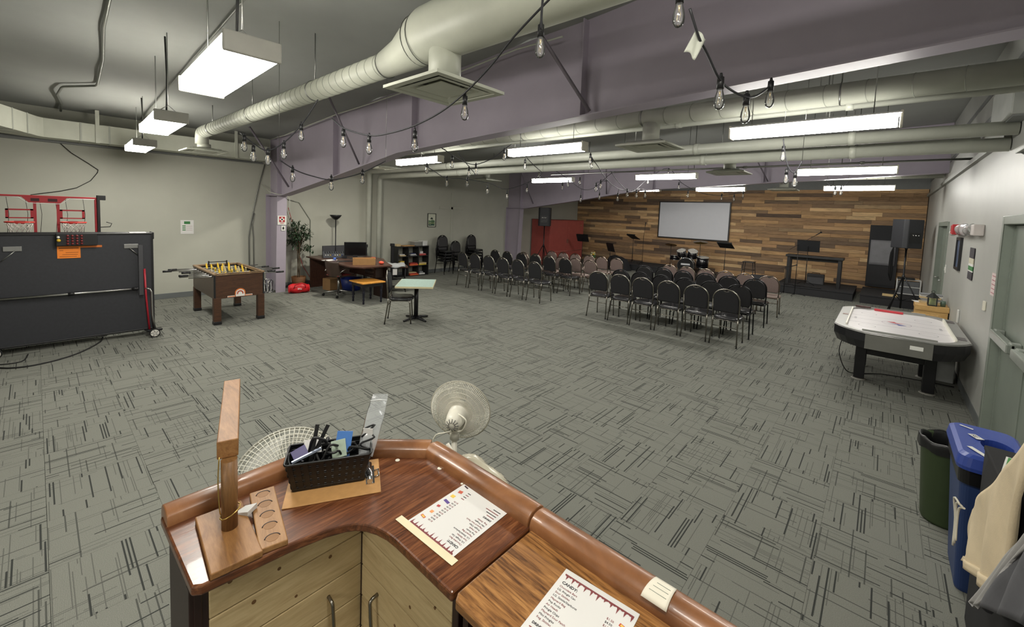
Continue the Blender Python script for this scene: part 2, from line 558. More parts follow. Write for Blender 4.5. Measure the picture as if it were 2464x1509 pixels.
# ---- doors in the right wall
def make_door(name, y0, y1, label, leafs, near):
    t = thing(name, label, 'door', (XR, 0, 0), kind='structure')
    fm = MB()
    fm.b2(-.02, .13, y0 - .05, y0 + .03, 0, DH + .05).b2(-.02, .13, y1 - .03, y1 + .05, 0, DH + .05).b2(-.02, .13, y0 + .03, y1 - .03, DH - .03, DH + .05)
    fm.build('frame', doorgrey_m, t, bev=.006)
    ys = [y0 + .035 + i * (y1 - y0 - .07) / leafs for i in range(leafs + 1)]
    for i in range(leafs):
        lf = MB().b2(.055, .10, ys[i] + .003, ys[i + 1] - .003, .01, DH - .035).build('leaf', mat('door_leaf', (120, 128, 118), .42, var=.04), t, bev=.004)
        if near:
            mid = (ys[i] + ys[i + 1]) / 2
            MB().b2(-.035, .02, ys[i] + .12, ys[i + 1] - .04, .98, 1.06).b2(-.01, .055, ys[i] + .12, ys[i] + .2, .97, 1.07).b2(-.01, .055, ys[i + 1] - .12, ys[i + 1] - .04, .97, 1.07).build('push_bar', mat('push_bar_grey', (150, 156, 148), .35, .4), lf, bev=.008)
            MB().b2(.048, .056, ys[i + 1] - .02, ys[i + 1], .01, DH - .04).build('astragal', doorgrey_m, lf)
        else:
            MB().cyl((.055, ys[i + 1] - .08, 1.0), (-.01, ys[i + 1] - .08, 1.0), .012).cyl((-.005, ys[i + 1] - .08, 1.0), (-.005, ys[i + 1] - .2, 1.0), .01).build('handle', steel_m, lf)
    MB().b2(-.01, .13, y0, y1, 0, .012).build('threshold', steel_m, t)
    return t
make_door('door_1', DN0, DN1, 'near grey green double door with push bar in right wall', 2, True)
make_door('door_2', DF0, DF1, 'far grey green double door in right wall near the stage', 2, False)

# ---- purple rigid steel frames
def steel_frame(y, label):
    t = thing('steel_frame', label, 'steel frame', (0, y, 0), group='purple steel roof frames', kind='structure')
    lo = [(-9.80, 2.17), (-7.6, 2.475), (-5.4, 2.80), (-2.3, 2.95), (XR - .01, 3.10)]
    poly = lo + [(XR - .01, ceil_z(XR)), (XL + .02, ceil_z(XL)), (XL + .02, 2.17)]
    m = MB()
    vs = [(x, -.006, z) for x, z in poly] + [(x, .006, z) for x, z in poly]
    n = len(poly)
    m._add(vs, [(i, (i + 1) % n, n + (i + 1) % n, n + i) for i in range(n)] + [tuple(range(n)), tuple(range(n, 2 * n))])
    m.build('beam_web', purple_m, t)
    fl = MB()
    for (a, b) in zip(lo[:-1], lo[1:]):
        fl._add([(a[0], -.1, a[1]), (b[0], -.1, b[1]), (b[0], .1, b[1]), (a[0], .1, a[1]),
                 (a[0], -.1, a[1] - .012), (b[0], -.1, b[1] - .012), (b[0], .1, b[1] - .012), (a[0], .1, a[1] - .012)],
                [(0, 1, 2, 3), (4, 5, 6, 7), (0, 1, 5, 4), (3, 2, 6, 7), (0, 3, 7, 4), (1, 2, 6, 5)])
    fl.build('bottom_flange', purple_m, t)
    c = MB()
    c._add([(XL + .02, -.006, 0), (-10.06, -.006, 0), (-9.97, -.006, 2.17), (XL + .02, -.006, 2.17), (XL + .02, .006, 0), (-10.06, .006, 0), (-9.97, .006, 2.17), (XL + .02, .006, 2.17)],
           [(0, 1, 2, 3), (4, 5, 6, 7), (0, 1, 5, 4), (1, 2, 6, 5), (2, 3, 7, 6), (3, 0, 4, 7)])
    c.build('column_web', purple_m, t)
    c = MB()
    for (x0, x1) in ((-10.06, -9.97), (XL + .015, XL + .015)):
        c._add([(x0, -.1, 0), (x1, -.1, 2.19), (x1, .1, 2.19), (x0, .1, 0), (x0 - .014, -.1, 0), (x1 - .014, -.1, 2.19), (x1 - .014, .1, 2.19), (x0 - .014, .1, 0)],
               [(0, 1, 2, 3), (4, 5, 6, 7), (0, 1, 5, 4), (3, 2, 6, 7), (0, 3, 7, 4), (1, 2, 6, 5)])
    c.build('column_flange', purple_m, t)
    MB().b2(XL + .02, -9.80, -.1, .1, 2.158, 2.172).build('cap_plate', purple_m, t)
    for x in (-9.99, -7.4, -5.06, -2.3):
        zl = [a[1] + (x - a[0]) / (b[0] - a[0]) * (b[1] - a[1]) for a, b in zip(lo[:-1], lo[1:]) if a[0] <= x <= b[0]]
        z0 = zl[0] if zl else 2.17
        MB().b2(x - .006, x + .006, -.1, .1, z0, ceil_z(x) - .03).build('stiffener', purple_m, t)
    for (xb, zb, xt) in ((-9.40, 2.34, -9.48), (-6.52, 2.68, -6.2), (-2.2, 2.98, -2.55)):
        for s in (-1, 1):
            MB().tube([(xb, s * .08, zb), (xt, s * .78, ceil_z(xt) - .03)], .02, 4).build('fly_brace', mat('dark_purple_steel', (124, 116, 126), .5), t)
    return t
steel_frame(3.62, 'near purple steel column and tapered roof beam by the potted tree')
steel_frame(11.8, 'far purple steel column and tapered roof beam before the stage')

# ------------------------------------------------------------ overhead services
def ring(r, x, n=28, tilt=0.0):
    return [(x + tilt * math.cos(2 * math.pi * i / n), r * math.cos(2 * math.pi * i / n), r * math.sin(2 * math.pi * i / n)) for i in range(n)]

def diffuser(x, y, z, ztop, neck, label, group='square ceiling diffusers'):
    t = thing('air_diffuser', label, 'diffuser', (x, y, z), group=group)
    m = MB()
    s = .305
    def fr(a, b, z0, z1):   # sloped square band
        vs = [(-a, -a, z0), (a, -a, z0), (a, a, z0), (-a, a, z0), (-b, -b, z1), (b, -b, z1), (b, b, z1), (-b, b, z1)]
        return vs, [(0, 1, 5, 4), (1, 2, 6, 5), (2, 3, 7, 6), (3, 0, 4, 7)]
    m._add(*fr(s, s, 0, .02)); m._add(*fr(s, s - .05, 0, 0)); m._add(*fr(s - .05, s - .10, 0, .055))
    m._add(*fr(s, neck + .01, .02, .075))
    m.build('face_frame', duct_m, t)
    m = MB(); m._add(*fr(s - .075, s - .13, .004, .012)); m._add(*fr(s - .13, s - .17, .012, .05)); m.build('vane', duct_m, t)
    m = MB().b2(-.14, .14, -.14, .14, .008, .014); m.build('centre_plate', duct_m, t)
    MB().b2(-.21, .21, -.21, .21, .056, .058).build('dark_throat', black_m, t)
    m = MB()
    m.cyl((0, 0, .05), (0, 0, ztop - z), neck, neck, 20)
    m.build('neck', duct_m, t)
    return t

def round_duct(label, y, z, r, x0, x1, seams, group=None, extra=None):
    t = thing('spiral_duct', label, 'duct', (0, y, z), group=group)
    MB().cyl((x0, 0, 0), (x1, 0, 0), r, r, 28).build('duct_run', duct_m, t)
    m = MB(); x = x0 + seams
    while x < x1:
        m.tube(ring(r + .001, x, 24, r * .25), .0035, 4, closed=True); x += seams
    m.build('seam', mat('duct_seam', (150, 152, 140), .5), t)
    x = x0 + .6
    while x < x1:
        MB().cyl((x, 0, r - .01), (x, 0, ceil_z(x) - z - .02), .006, n=6).build('hanger_rod', steel_m, t)
        MB().tube(ring(r + .004, x, 24), .006, 4, closed=True).build('hanger_band', steel_m, t)
        x += 1.9
    return t
d1 = round_duct('spiral duct swelling to a wide duct before the near purple beam', 1.97, 3.165, .098, -8.95, -3.2, .13)
m = MB()
m.tube([(-3.22, 0, 0), (-2.95, 0, .03), (-2.72, 0, .08), (-2.6, 0, .10), (XR - .02, 0, .10)], [.102, .13, .18, .195, .195], 28)
m.build('wide_duct', duct_m, d1)
for x, r in ((-3.2, .106), (-2.74, .18), (-2.66, .192)):
    MB().tube([(x, r * math.cos(a * math.pi / 14), (.085 if x > -3 else 0) + r * math.sin(a * math.pi / 14)) for a in range(28)], .004, 4, closed=True).build('collar_seam', mat('seam_dark', (96, 98, 92), .6), d1)
m = MB().tube([(-8.95, 0, 0), (-9.0, 0, -.02), (-9.03, 0, -.08), (-9.03, 0, -.2)], .1, 20); m.build('elbow', duct_m, d1)
diffuser(-2.44, 1.97, 2.83, 3.2, .115, 'near square ceiling diffuser hanging from the wide duct')
diffuser(-9.03, 2.0, 2.83, 2.97, .1, 'square ceiling diffuser below the far end of the swelling duct')
d2 = round_duct('ribbed spiral duct just behind the near purple beam', 4.95, 3.19, .098, -8.6, XR - .02, .3)
diffuser(-2.2, 4.95, 2.83, 3.12, .1, 'square ceiling diffuser over the centre strip lights')
diffuser(-8.2, 4.95, 2.83, 3.12, .1, 'square ceiling diffuser left of the lit strip light by the beam')
d3 = round_duct('spiral duct crossing above the rear rows of chairs', 8.2, 3.12, .085, -8.6, XR - .02, .4)
diffuser(-2.15, 8.2, 2.83, 3.06, .1, 'square ceiling diffuser above the rear right block of chairs')
diffuser(-8.25, 8.2, 2.83, 3.06, .1, 'square ceiling diffuser above the left block of chairs')
d4 = round_duct('spiral duct crossing above the stage front', 12.7, 3.17, .1, -8.6, XR - .02, .4)
diffuser(-2.02, 12.7, 2.83, 3.1, .1, 'square ceiling diffuser in front of the plank wall')
diffuser(-6.4, 12.7, 2.83, 3.1, .1, 'square ceiling diffuser behind the far purple beam')

# rectangular duct along the left wall with its bend
t = thing('rectangular_duct', 'pale rectangular duct along the left wall with a mitred bend', 'duct', (0, 0, 0))
def seg_box(pts, z0, z1, wdt):
    m = MB()
    n = len(pts)
    L = []; Rr = []
    for i, p in enumerate(pts):
        d = Vector(pts[min(i + 1, n - 1)]) - Vector(pts[max(i - 1, 0)])
        d = Vector((d[0], d[1], 0)).normalized(); nn = Vector((-d.y, d.x, 0))
        L.append(Vector((p[0], p[1], 0)) + nn * wdt / 2); Rr.append(Vector((p[0], p[1], 0)) - nn * wdt / 2)
    vs = []
    for a, b in zip(L, Rr):
        vs += [(a.x, a.y, z0), (b.x, b.y, z0), (b.x, b.y, z1), (a.x, a.y, z1)]
    fs = [(0, 1, 2, 3), (4 * (n - 1), 4 * (n - 1) + 1, 4 * (n - 1) + 2, 4 * (n - 1) + 3)]
    for i in range(n - 1):
        a, b = 4 * i, 4 * i + 4
        fs += [(a, a + 1, b + 1, b), (a + 1, a + 2, b + 2, b + 1), (a + 2, a + 3, b + 3, b + 2), (a + 3, a, b, b + 3)]
    m._add(vs, fs); return m
pth = [(-10.38, 3.4), (-10.38, .12), (-10.18, -.12), (-8.9, -.62), (-6.4, -1.4)]
seg_box(pth, 2.90, 3.20, .42).build('duct_run', duct_m, t)
for p in ((-10.38, .9), (-10.38, .55), (-10.38, 2.2)):
    MB().b2(p[0] - .216, p[0] + .216, p[1] - .012, p[1] + .012, 2.894, 3.206).build('joint_flange', mat('duct_joint', (168, 170, 160), .5), t)
for p in ((-9.9, -.23), (-9.55, -.37)):
    MB().box((p[0], p[1], 3.05), (.03, .432, .312), R(-21)).build('joint_flange', MATS['duct_joint'], t)
for y in (.75, 2.8):
    MB().b2(-10.17, -10.15, y - .025, y + .025, 2.89, 3.44).build('hanger_strap', duct_m, t)

def pipe_run(name, label, y, z, r, x0, x1, drop=None, m=pipe_m, hang=True):
    t = thing(name, label, 'pipe', (0, y, z))
    pts = [(x0 + .12, 0, 0), (x1, 0, 0)]
    if drop is not None:
        pts = [(x0, 0, drop - z), (x0, 0, -.14), (x0 + .02, 0, -.06), (x0 + .06, 0, -.02), (x0 + .14, 0, 0), (x1, 0, 0)]
    MB().tube(pts, r, 18).build('pipe', m, t)
    for x in (-7.2, -2.0, -.35):
        if x0 < x < x1: MB().cyl((x - .03, 0, 0), (x + .03, 0, 0), r + .008, n=18).build('coupling', m, t)
    if hang:
        for x in (-8.2, -5.3, -2.9, -.6):
            if x0 < x < x1: MB().cyl((x, 0, r), (x, 0, ceil_z(x) - z - .02), .006, n=6).build('hanger_rod', steel_m, t)
    return t
pipe_run('drain_pipe', 'upper white pipe crossing the ceiling and dropping by the left wall', 6.0, 2.945, .065, -10.5, XR - .01, .0)
pipe_run('drain_pipe', 'lower white pipe crossing the ceiling and dropping by the left wall', 6.32, 2.84, .068, -10.5, XR - .01, .0)
pipe_run('sprinkler_pipe', 'slim white pipe under the ribbed spiral duct', 5.3, 3.145, .03, -8.3, XR - .01, None)
pipe_run('sprinkler_pipe', 'thin grey conduit above the far strip lights', 8.62, 2.98, .016, -6.5, XR - .01, None, steel_m)

def wire(name, label, pts, r, m, cat='cable', group=None):
    o = MB().tube(pts, r, 6).build(name, m)
    return tag(o, label, cat, group)
cz_ = lambda x: ceil_z(x) - .045
wire('ceiling_conduit', 'bent grey conduit zigzagging over the ceiling to the left wall duct', [(-4.2, .45, cz_(-4.2)), (-5.9, .5, cz_(-5.9)), (-7.0, .58, cz_(-7)), (-8.25, .62, cz_(-8.25)), (-8.35, .61, cz_(-8.35)), (-8.72, .32, cz_(-8.72)), (-8.8, .30, cz_(-8.8)), (-9.3, .27, cz_(-9.3)), (-9.9, .33, cz_(-9.9)), (-10.55, .34, cz_(-10.5))], .016, mat('conduit_grey', (128, 130, 124), .4, .5), 'conduit')
wire('ceiling_conduit', 'straight thin conduit feeding the row of wrap lights', [(XR - .05, 1.2, cz_(.8)), (-10.2, 1.32, cz_(-10.2))], .012, MATS['conduit_grey'], 'conduit')
wire('wall_cable', 'loose thin cable looping on the left wall above the hoop game', [(-10.655, .32, 2.87), (-10.65, .45, 2.72), (-10.65, .66, 2.56), (-10.65, .78, 2.46), (-10.65, .77, 2.41), (-10.65, .68, 2.26), (-10.65, .5, 2.12), (-10.65, .3, 2.05), (-10.65, .05, 1.99), (-10.65, -.03, 1.97), (-10.65, .0, 1.9)], .006, rubber_m)
wire('wall_cable', 'grey cable running down the left wall beside the purple column', [(-10.655, 3.50, 2.86), (-10.655, 3.38, 2.4), (-10.655, 3.28, 1.9), (-10.655, 3.2, 1.45), (-10.655, 3.17, 1.2), (-10.655, 3.18, .3)], .012, MATS['conduit_grey'])
wire('wall_cable', 'second pale cable beside the purple column and table', [(-10.655, 3.28, 1.75), (-10.655, 3.24, 1.5), (-10.655, 3.26, 1.2), (-10.655, 3.27, .3)], .01, MATS['conduit_grey'])
wire('wall_conduit', 'thin metal conduit stepping down the wall behind the potted tree', [(-10.655, 3.95, 2.10), (-10.655, 4.25, 2.03), (-10.655, 4.52, 1.61), (-10.655, 4.52, .28), (-10.655, 4.62, .13), (-10.655, 5.3, .12)], .01, mat('conduit_light', (150, 152, 142), .4, .4), 'conduit')
wire('wall_cable', 'red extension cord hanging behind the potted tree', [(-10.6, 3.98, 1.9), (-10.62, 4.12, 1.4), (-10.6, 4.2, .9), (-10.56, 4.3, .5), (-10.5, 4.5, .12), (-10.35, 4.62, .02)], .006, red_m)
wire('ceiling_cable', 'white cable slung along the near purple beam', [(-10.3, 3.48, 3.38), (-9.4, 3.47, 3.40), (-8.4, 3.47, 3.47), (-7.1, 3.47, 3.55), (-6.2, 3.47, 3.57), (-4.2, 3.47, 3.65), (-3.1, 3.47, 3.73), (-2.5, 3.47, 3.72)], .009, pipe_m)
wire('column_cable', 'white cable arching around the near purple column top', [(-10.6, 3.42, 2.4), (-10.3, 3.47, 2.24), (-9.95, 3.5, 2.19), (-9.93, 3.68, 2.18), (-9.93, 3.76, 2.1), (-9.94, 3.76, 1.8)], .008, pipe_m)

# ---- fluorescent fixtures
strip_e = emit('strip_lens_glow', (255, 252, 244), STRIP_POWER)
wrap_e = emit('wrap_lens_glow', (255, 251, 241), WRAP_POWER)
bare_e = emit('flood_glow', (255, 250, 236), 420.0)
def strip_light(x0, y, label, z=2.80):
    L = 1.25
    t = thing('strip_light', label, 'strip light', (x0 + L / 2, y, z), group='hanging fluorescent strip lights')
    h = MB().b2(-L / 2, L / 2, -.05, .05, .085, .115)
    h.build('housing', white_m, t, bev=.006)
    MB().b2(-L / 2, L / 2, -.088, .088, .093, .099).build('uplight_shield', white_m, t)  # plate added above the lens to keep its light off the ceiling
    prof = [(-.066, .092), (-.066, .022), (-.046, 0), (.046, 0), (.066, .022), (.066, .092)]
    n = len(prof)
    m = MB()
    m._add([(-L / 2 + .02, a, b) for a, b in prof] + [(L / 2 - .02, a, b) for a, b in prof], [(i, i + 1, n + i + 1, n + i) for i in range(n - 1)])
    m.build('lens', strip_e, t)
    for s in (-1, 1):
        MB().b2(s * (L / 2) - .01, s * (L / 2) + .01, -.07, .07, -.004, .118).build('end_cap', cream_m, t, bev=.006)
        MB().tube([(s * .45, 0, .115), (s * .45, 0, ceil_z(x0 + L / 2 + s * .45) - z - .03)], .004, 5).build('hanger_wire', steel_m, t)
    return t
SL = [(-1.22, 4.63, 'nearest right strip light hanging below the white pipes'), (-4.17, 4.63, 'strip light left of centre hanging before the white pipes'), (-7.03, 4.63, 'strip light close to the near purple beam end'),
      (-7.05, 8.75, 'strip light above the left block of chairs'), (-4.1, 8.65, 'strip light above the aisle between chair blocks'), (-1.18, 8.55, 'strip light above the right block of chairs near the right wall'),
      (-6.35, 12.35, 'strip light half hidden behind the far purple beam'), (-4.1, 12.5, 'strip light above the projection screen'), (-1.16, 12.4, 'farthest right strip light before the plank wall')]
for x, y, l in SL: strip_light(x, y, l)

def wrap_light(xc, y, label, z=2.76, rz=0.0):
    L, W = 1.24, .27
    t = thing('wrap_light', label, 'ceiling light', (xc, y, z), rz, group='hanging wraparound lights')
    MB().b2(-L / 2, L / 2, -W / 2 + .02, W / 2 - .02, .06, .10).build('housing', white_m, t, bev=.006)
    prof = [(-W / 2, .085), (-W / 2, .012), (-W / 2 + .014, 0), (W / 2 - .014, 0), (W / 2, .012), (W / 2, .085)]
    n = len(prof); m = MB()
    m._add([(-L / 2 + .012, a, b) for a, b in prof] + [(L / 2 - .012, a, b) for a, b in prof], [(i, i + 1, n + i + 1, n + i) for i in range(n - 1)])
    m.build('lens', wrap_e, t)
    for s in (-1, 1):
        MB().b2(s * L / 2 - .012, s * L / 2 + .012, -W / 2 - .004, W / 2 + .004, -.004, .105).build('end_cap', mat('end_cap_grey', (176, 174, 166), .4), t, bev=.008)
        xs = s * .42
        zt = ceil_z(xc + xs) - z - .03
        MB().tube([(xs, -.1, .1), (xs, 0, .19), (xs, .1, .1)], .004, 5).tube([(xs, 0, .19), (xs, 0, zt)], .005, 5).build('hanger_chain', steel_m, t)
    MB().tube([(.3, 0, .1), (.3, .01, .5), (.3, 0, ceil_z(xc + .3) - z - .03)], .008, 6).build('power_cord', rubber_m, t)
    return t
wrap_light(-3.22, .82, 'nearest wraparound light hanging from the ceiling', rz=R(-2))
wrap_light(-6.06, .96, 'middle wraparound light hanging from the ceiling', rz=R(-2))
wrap_light(-8.95, 1.14, 'farthest wraparound light near the left wall duct', rz=R(-2))
wrap_light(-.35, .50, 'unseen wraparound light hung high over the bar to light the beam', z=3.45, rz=R(-2))  # unseen lamp, raised to light the beam more than the counter
wrap_light(-.45, -2.7, 'added unseen wraparound light behind the bar', rz=R(-2))  # unseen lamp added behind the camera to brighten the pine boards
t = thing('dome_light', 'small round white light under the near purple beam', 'ceiling light', (-8.45, 4.62, 2.83))
MB().lathe([(.0, .03), (.07, .03), (.11, .015), (.12, 0)], 20).build('housing', white_m, t)
MB().lathe([(.115, 0), (.07, -.02), (.0, -.025)], 20).build('lens', bare_e, t)
MB().cyl((0, 0, .03), (0, 0, ceil_z(-8.45) - 2.86), .006, n=6).build('hanger_rod', steel_m, t)
STRINGS=[
 ([(-1.247,1.681,3.048),(-1.550,1.720,2.923),(-1.782,1.772,2.821),(-2.022,1.794,2.712),(-2.329,1.853,2.646),(-2.647,1.872,2.594),(-2.918,1.843,2.561),(-3.130,1.789,2.552),(-3.435,1.729,2.628),(-3.643,1.724,2.733)],
  [(-2.040,1.815,2.597),(-2.665,1.888,2.453),(-3.145,1.792,2.449),(-3.453,1.731,2.517)]),
 ([(-3.843,1.690,2.912),(-4.022,1.628,2.711),(-4.192,1.536,2.543),(-4.340,1.445,2.469),(-4.509,1.384,2.538),(-4.672,1.322,2.640)],
  [(-4.040,1.628,2.605),(-4.203,1.540,2.439),(-4.346,1.454,2.379),(-4.475,1.373,2.407),(-4.582,1.330,2.505)]),
 ([(-4.596,1.641,2.419),(-4.597,1.801,2.332),(-4.587,1.966,2.287),(-4.514,2.133,2.260),(-4.510,2.357,2.320),(-4.520,2.538,2.394),(-4.484,2.771,2.533)],
  [(-4.613,1.774,2.257),(-4.516,2.135,2.193),(-4.499,2.487,2.289)]),
 ([(-0.713,1.924,2.903),(-0.686,1.983,2.793),(-0.671,2.064,2.742),(-0.640,2.160,2.650),(-0.629,2.329,2.635),(-0.595,2.498,2.635),(-0.577,2.649,2.680),(-0.567,2.839,2.765)],
  [(-0.641,2.186,2.559),(-0.603,2.517,2.550),(-0.562,2.858,2.698)]),
 ([(-0.843,5.059,2.836),(-0.827,5.081,2.713),(-0.787,5.107,2.559),(-0.732,5.122,2.503),(-0.676,5.117,2.613)],
  [(-0.839,5.086,2.664),(-0.801,5.118,2.434),(-0.726,5.132,2.400)]),
 ([(-4.323,3.470,2.774),(-4.284,3.527,2.737),(-4.256,3.732,2.650),(-4.199,3.950,2.612),(-4.021,4.115,2.711),(-3.899,4.207,2.836),(-3.825,4.262,2.899)],
  [(-4.252,3.596,2.575),(-4.197,3.968,2.513),(-3.915,4.214,2.728)]),
 ([(-4.647,4.015,2.827),(-4.721,4.263,2.689),(-4.777,4.518,2.549)],
  [(-4.777,4.372,2.542)]),
 ([(-5.028,3.742,2.615),(-5.108,3.978,2.558),(-5.240,4.304,2.491),(-5.378,4.756,2.521),(-5.351,5.372,2.500),(-5.374,5.909,2.427),(-5.085,6.397,2.656),(-4.995,6.454,2.777)],
  [(-5.095,3.831,2.549),(-5.231,4.325,2.402),(-5.316,4.834,2.436),(-5.364,5.372,2.345),(-5.380,5.913,2.287),(-5.160,6.228,2.423)]),
 ([(-4.201,5.017,2.844),(-4.299,5.341,2.758),(-4.375,5.676,2.673)],
  [(-4.222,5.022,2.700)]),
 ([(-3.253,5.327,2.834),(-3.410,5.833,2.746),(-3.604,6.431,2.623),(-3.765,7.036,2.544),(-3.871,7.661,2.510),(-3.780,8.147,2.567)],
  [(-3.311,5.418,2.782),(-3.348,5.520,2.735),(-3.781,6.572,2.503),(-3.848,6.537,2.450),(-3.846,7.347,2.324),(-3.826,7.689,2.423),(-3.799,8.036,2.426),(-3.729,8.288,2.441)]),
 ([(-5.264,6.744,2.856),(-5.189,7.047,2.900),(-5.049,7.411,2.743),(-4.964,7.843,2.555),(-4.892,8.236,2.609),(-4.790,8.615,2.897),(-4.693,8.769,3.020)],
  [(-5.286,6.738,2.765),(-5.142,7.365,2.542),(-5.042,7.429,2.606),(-5.002,7.808,2.687),(-4.983,7.845,2.314),(-4.844,8.393,2.398)]),
 ([(-4.105,7.504,2.873),(-4.149,7.956,2.684),(-4.099,8.441,2.528),(-3.962,8.921,2.847),(-3.735,9.423,3.116),(-3.604,9.932,2.831),(-3.298,10.474,2.624),(-2.978,10.986,2.605),(-2.647,11.476,2.715)],
  [(-3.968,8.925,2.775),(-3.732,9.438,2.997),(-3.659,9.921,2.725),(-3.532,10.190,2.549),(-3.009,10.982,2.525),(-2.798,11.244,2.520),(-2.659,11.479,2.614)]),
 ([(-0.844,9.432,2.742),(-0.781,9.442,2.683),(-0.695,9.453,2.624),(-0.606,9.455,2.682),(-0.543,9.452,2.768)],
  [(-0.720,9.455,2.566),(-0.638,9.460,2.566)]),
 ([(-1.202,1.515,3.028),(-1.245,1.555,2.914),(-1.267,1.583,2.834)],
  [(-1.285,1.605,2.762)]),
 ([(-0.665,1.692,2.927),(-0.678,1.713,2.878),(-0.684,1.725,2.852)],
  [(-0.690,1.747,2.801)]),
]
SLAB = ['string of bulbs hanging from the wide duct diffuser across the near beam', 'string of bulbs looped under the swelling duct left of the beam', 'string of bulbs dipping below the near purple column top',
        'short string of bulbs with a paper tag near the top of the view', 'short string of bulbs hanging from the nearest strip light', 'string of bulbs looped between the two strip lights',
        'single bulb cable under the left of centre strip light', 'long string of bulbs crossing the left chair block', 'single bulb cable below the left of centre strip light end',
        'tangled string of bulbs running back from the strip light end', 'string of bulbs sagging before the far purple beam', 'string of bulbs draped above the projection screen',
        'pair of bulbs hanging under the farthest strip light', 'single bulb hanging high in front of the beam web', 'single bulb at the very top of the view']
cord_m = mat('black_cord', (40, 40, 44), .5, var=.05)
bulb_prof = [(.0005, .056), (.013, .052), (.014, .04), (.022, .012), (.0245, -.01), (.022, -.03), (.013, -.043), (.0005, -.047)]
bulb_me = MB().lathe(bulb_prof, 14).mesh('bulb', glass_m)
fil_me = MB().cyl((0, 0, .04), (0, 0, .015), .006, .003, 6).tube([(-.004, 0, .015), (-.007, 0, -.02), (-.003, 0, .005), (.003, 0, -.02), (.007, 0, .005), (.004, 0, .015)], .0012, 4).mesh('filament', mat('filament_brass', (210, 190, 150), .3, .6, var=0))
sock_me = MB().cyl((0, 0, .05), (0, 0, .105), .0165, .0155, 10).cyl((0, 0, .105), (0, 0, .125), .010, .006, 8).mesh('socket', black_m)
def spline(pts, k=4):
    P = [Vector(p) for p in pts]; out = []
    for i in range(len(P) - 1):
        a, b = P[i], P[i + 1]
        p0 = P[i - 1] if i else a; p3 = P[i + 2] if i + 2 < len(P) else b
        for s in range(k):
            t = s / k
            out.append(0.5 * ((2 * a) + (b - p0) * t + (2 * p0 - 5 * a + 4 * b - p3) * t * t + (3 * a - p0 - 3 * b + p3) * t ** 3))
    out.append(P[-1]); return out
for (cab, bulbs), lab in zip(STRINGS, SLAB):
    org = Vector(cab[len(cab) // 2])
    t = thing('string_light', lab, 'string light', org, group='string lights of clear bulbs')
    sp = spline(cab)
    MB().tube([p - org for p in sp], .006, 5).build('cord', cord_m, t)
    for e in (sp[0], sp[-1]):
        if cab is STRINGS[2][0] or cab is STRINGS[4][0] or cab is STRINGS[8][0] or cab is STRINGS[12][0]:
            MB().tube([e - org, Vector((e.x, e.y, ceil_z(e.x))) - org], .0025, 4).build('tie_wire', steel_m, t)
    for bpos in bulbs:
        b = Vector(bpos)
        near = min(sp, key=lambda p: (p - b - Vector((0, 0, .14))).length)
        so = bpy.data.objects.new('socket', sock_me); col.objects.link(so); so.parent = t; so.location = b - org
        bo = bpy.data.objects.new('bulb', bulb_me); col.objects.link(bo); bo.parent = so
        fo = bpy.data.objects.new('filament', fil_me); col.objects.link(fo); fo.parent = so
        top = b + Vector((0, 0, .122))
        if (near - top).length < .6:
            MB().tube([top - b, (top - b) * .4 + (near - b) * .6, near - b], .004, 5).build('lead', cord_m, so)
# crinkled paper tag on the near string
t = MB().grid(lambda u, v: (-.03 + .06 * u, .004 * math.sin(9 * u + 5 * v), -.05 + .1 * v + .01 * math.sin(5 * u)), 8, 8, True, .001)
o = t.build('paper_tag', mat('tag_paper', (196, 198, 186), .7), None, (-.70, 1.985, 2.765), R(35))
o.rotation_euler.y = R(25)
tag(o, 'crinkled white warning tag hanging on a light string', 'tag')

# ------------------------------------------------------------ games corner
# ---- folded table tennis table
t = thing('table_tennis_table', 'folded black table tennis table on wheels left of the foosball table', 'games table', (-8.0, .36, 0))
blk = mat('tt_underside', (44, 45, 50), .6, var=.08, scale=30)
for i, x in enumerate((.06, -.14)):
    hf = MB().b2(x - .012, x + .012, -.765, .765, .09, 1.48).build('table_half', blk, t, bev=.004)
    e = MB().b2(x - .02, x + .02, -.77, -.745, .09, 1.49).b2(x - .02, x + .02, .745, .77, .09, 1.49).b2(x - .02, x + .02, -.745, .745, 1.465, 1.49).b2(x - .02, x + .02, -.745, .745, .08, .105)
    e.build('edge_frame', mat('tt_frame', (26, 26, 28), .4), hf, bev=.006)
g = mat('tt_bracket', (140, 140, 138), .4, .5)
for y in (-.55, .53):
    b = MB().b2(.075, .085, y - .075, y + .075, 1.275, 1.335).build('bracket_plate', g, t, bev=.004)
    MB().tube([(.088, y - .02 * (1 if y > 0 else -1), 1.28), (.088, y + .09 * (1 if y > 0 else -1), 1.16)], .006, 5).build('brace_wire', steel_m, b)
MB().b2(.075, .115, .60, .65, .60, 1.32).build('leg_channel', mat('tt_leg', (66, 66, 70), .5), t, bev=.004)
MB().b2(.075, .115, -.80, -.75, .42, .66).build('leg_channel', MATS['tt_leg'], t, bev=.004)
cb = MB().tube([(.11, -.72, .70), (.11, .58, .70)], .016, 10).build('cross_bar', steel_m, t)
for y in (-.72, -.07, .56): MB().cyl((.11, y - .03, .70), (.11, y + .03, .70), .022, n=10).build('bar_joint', black_m, cb)
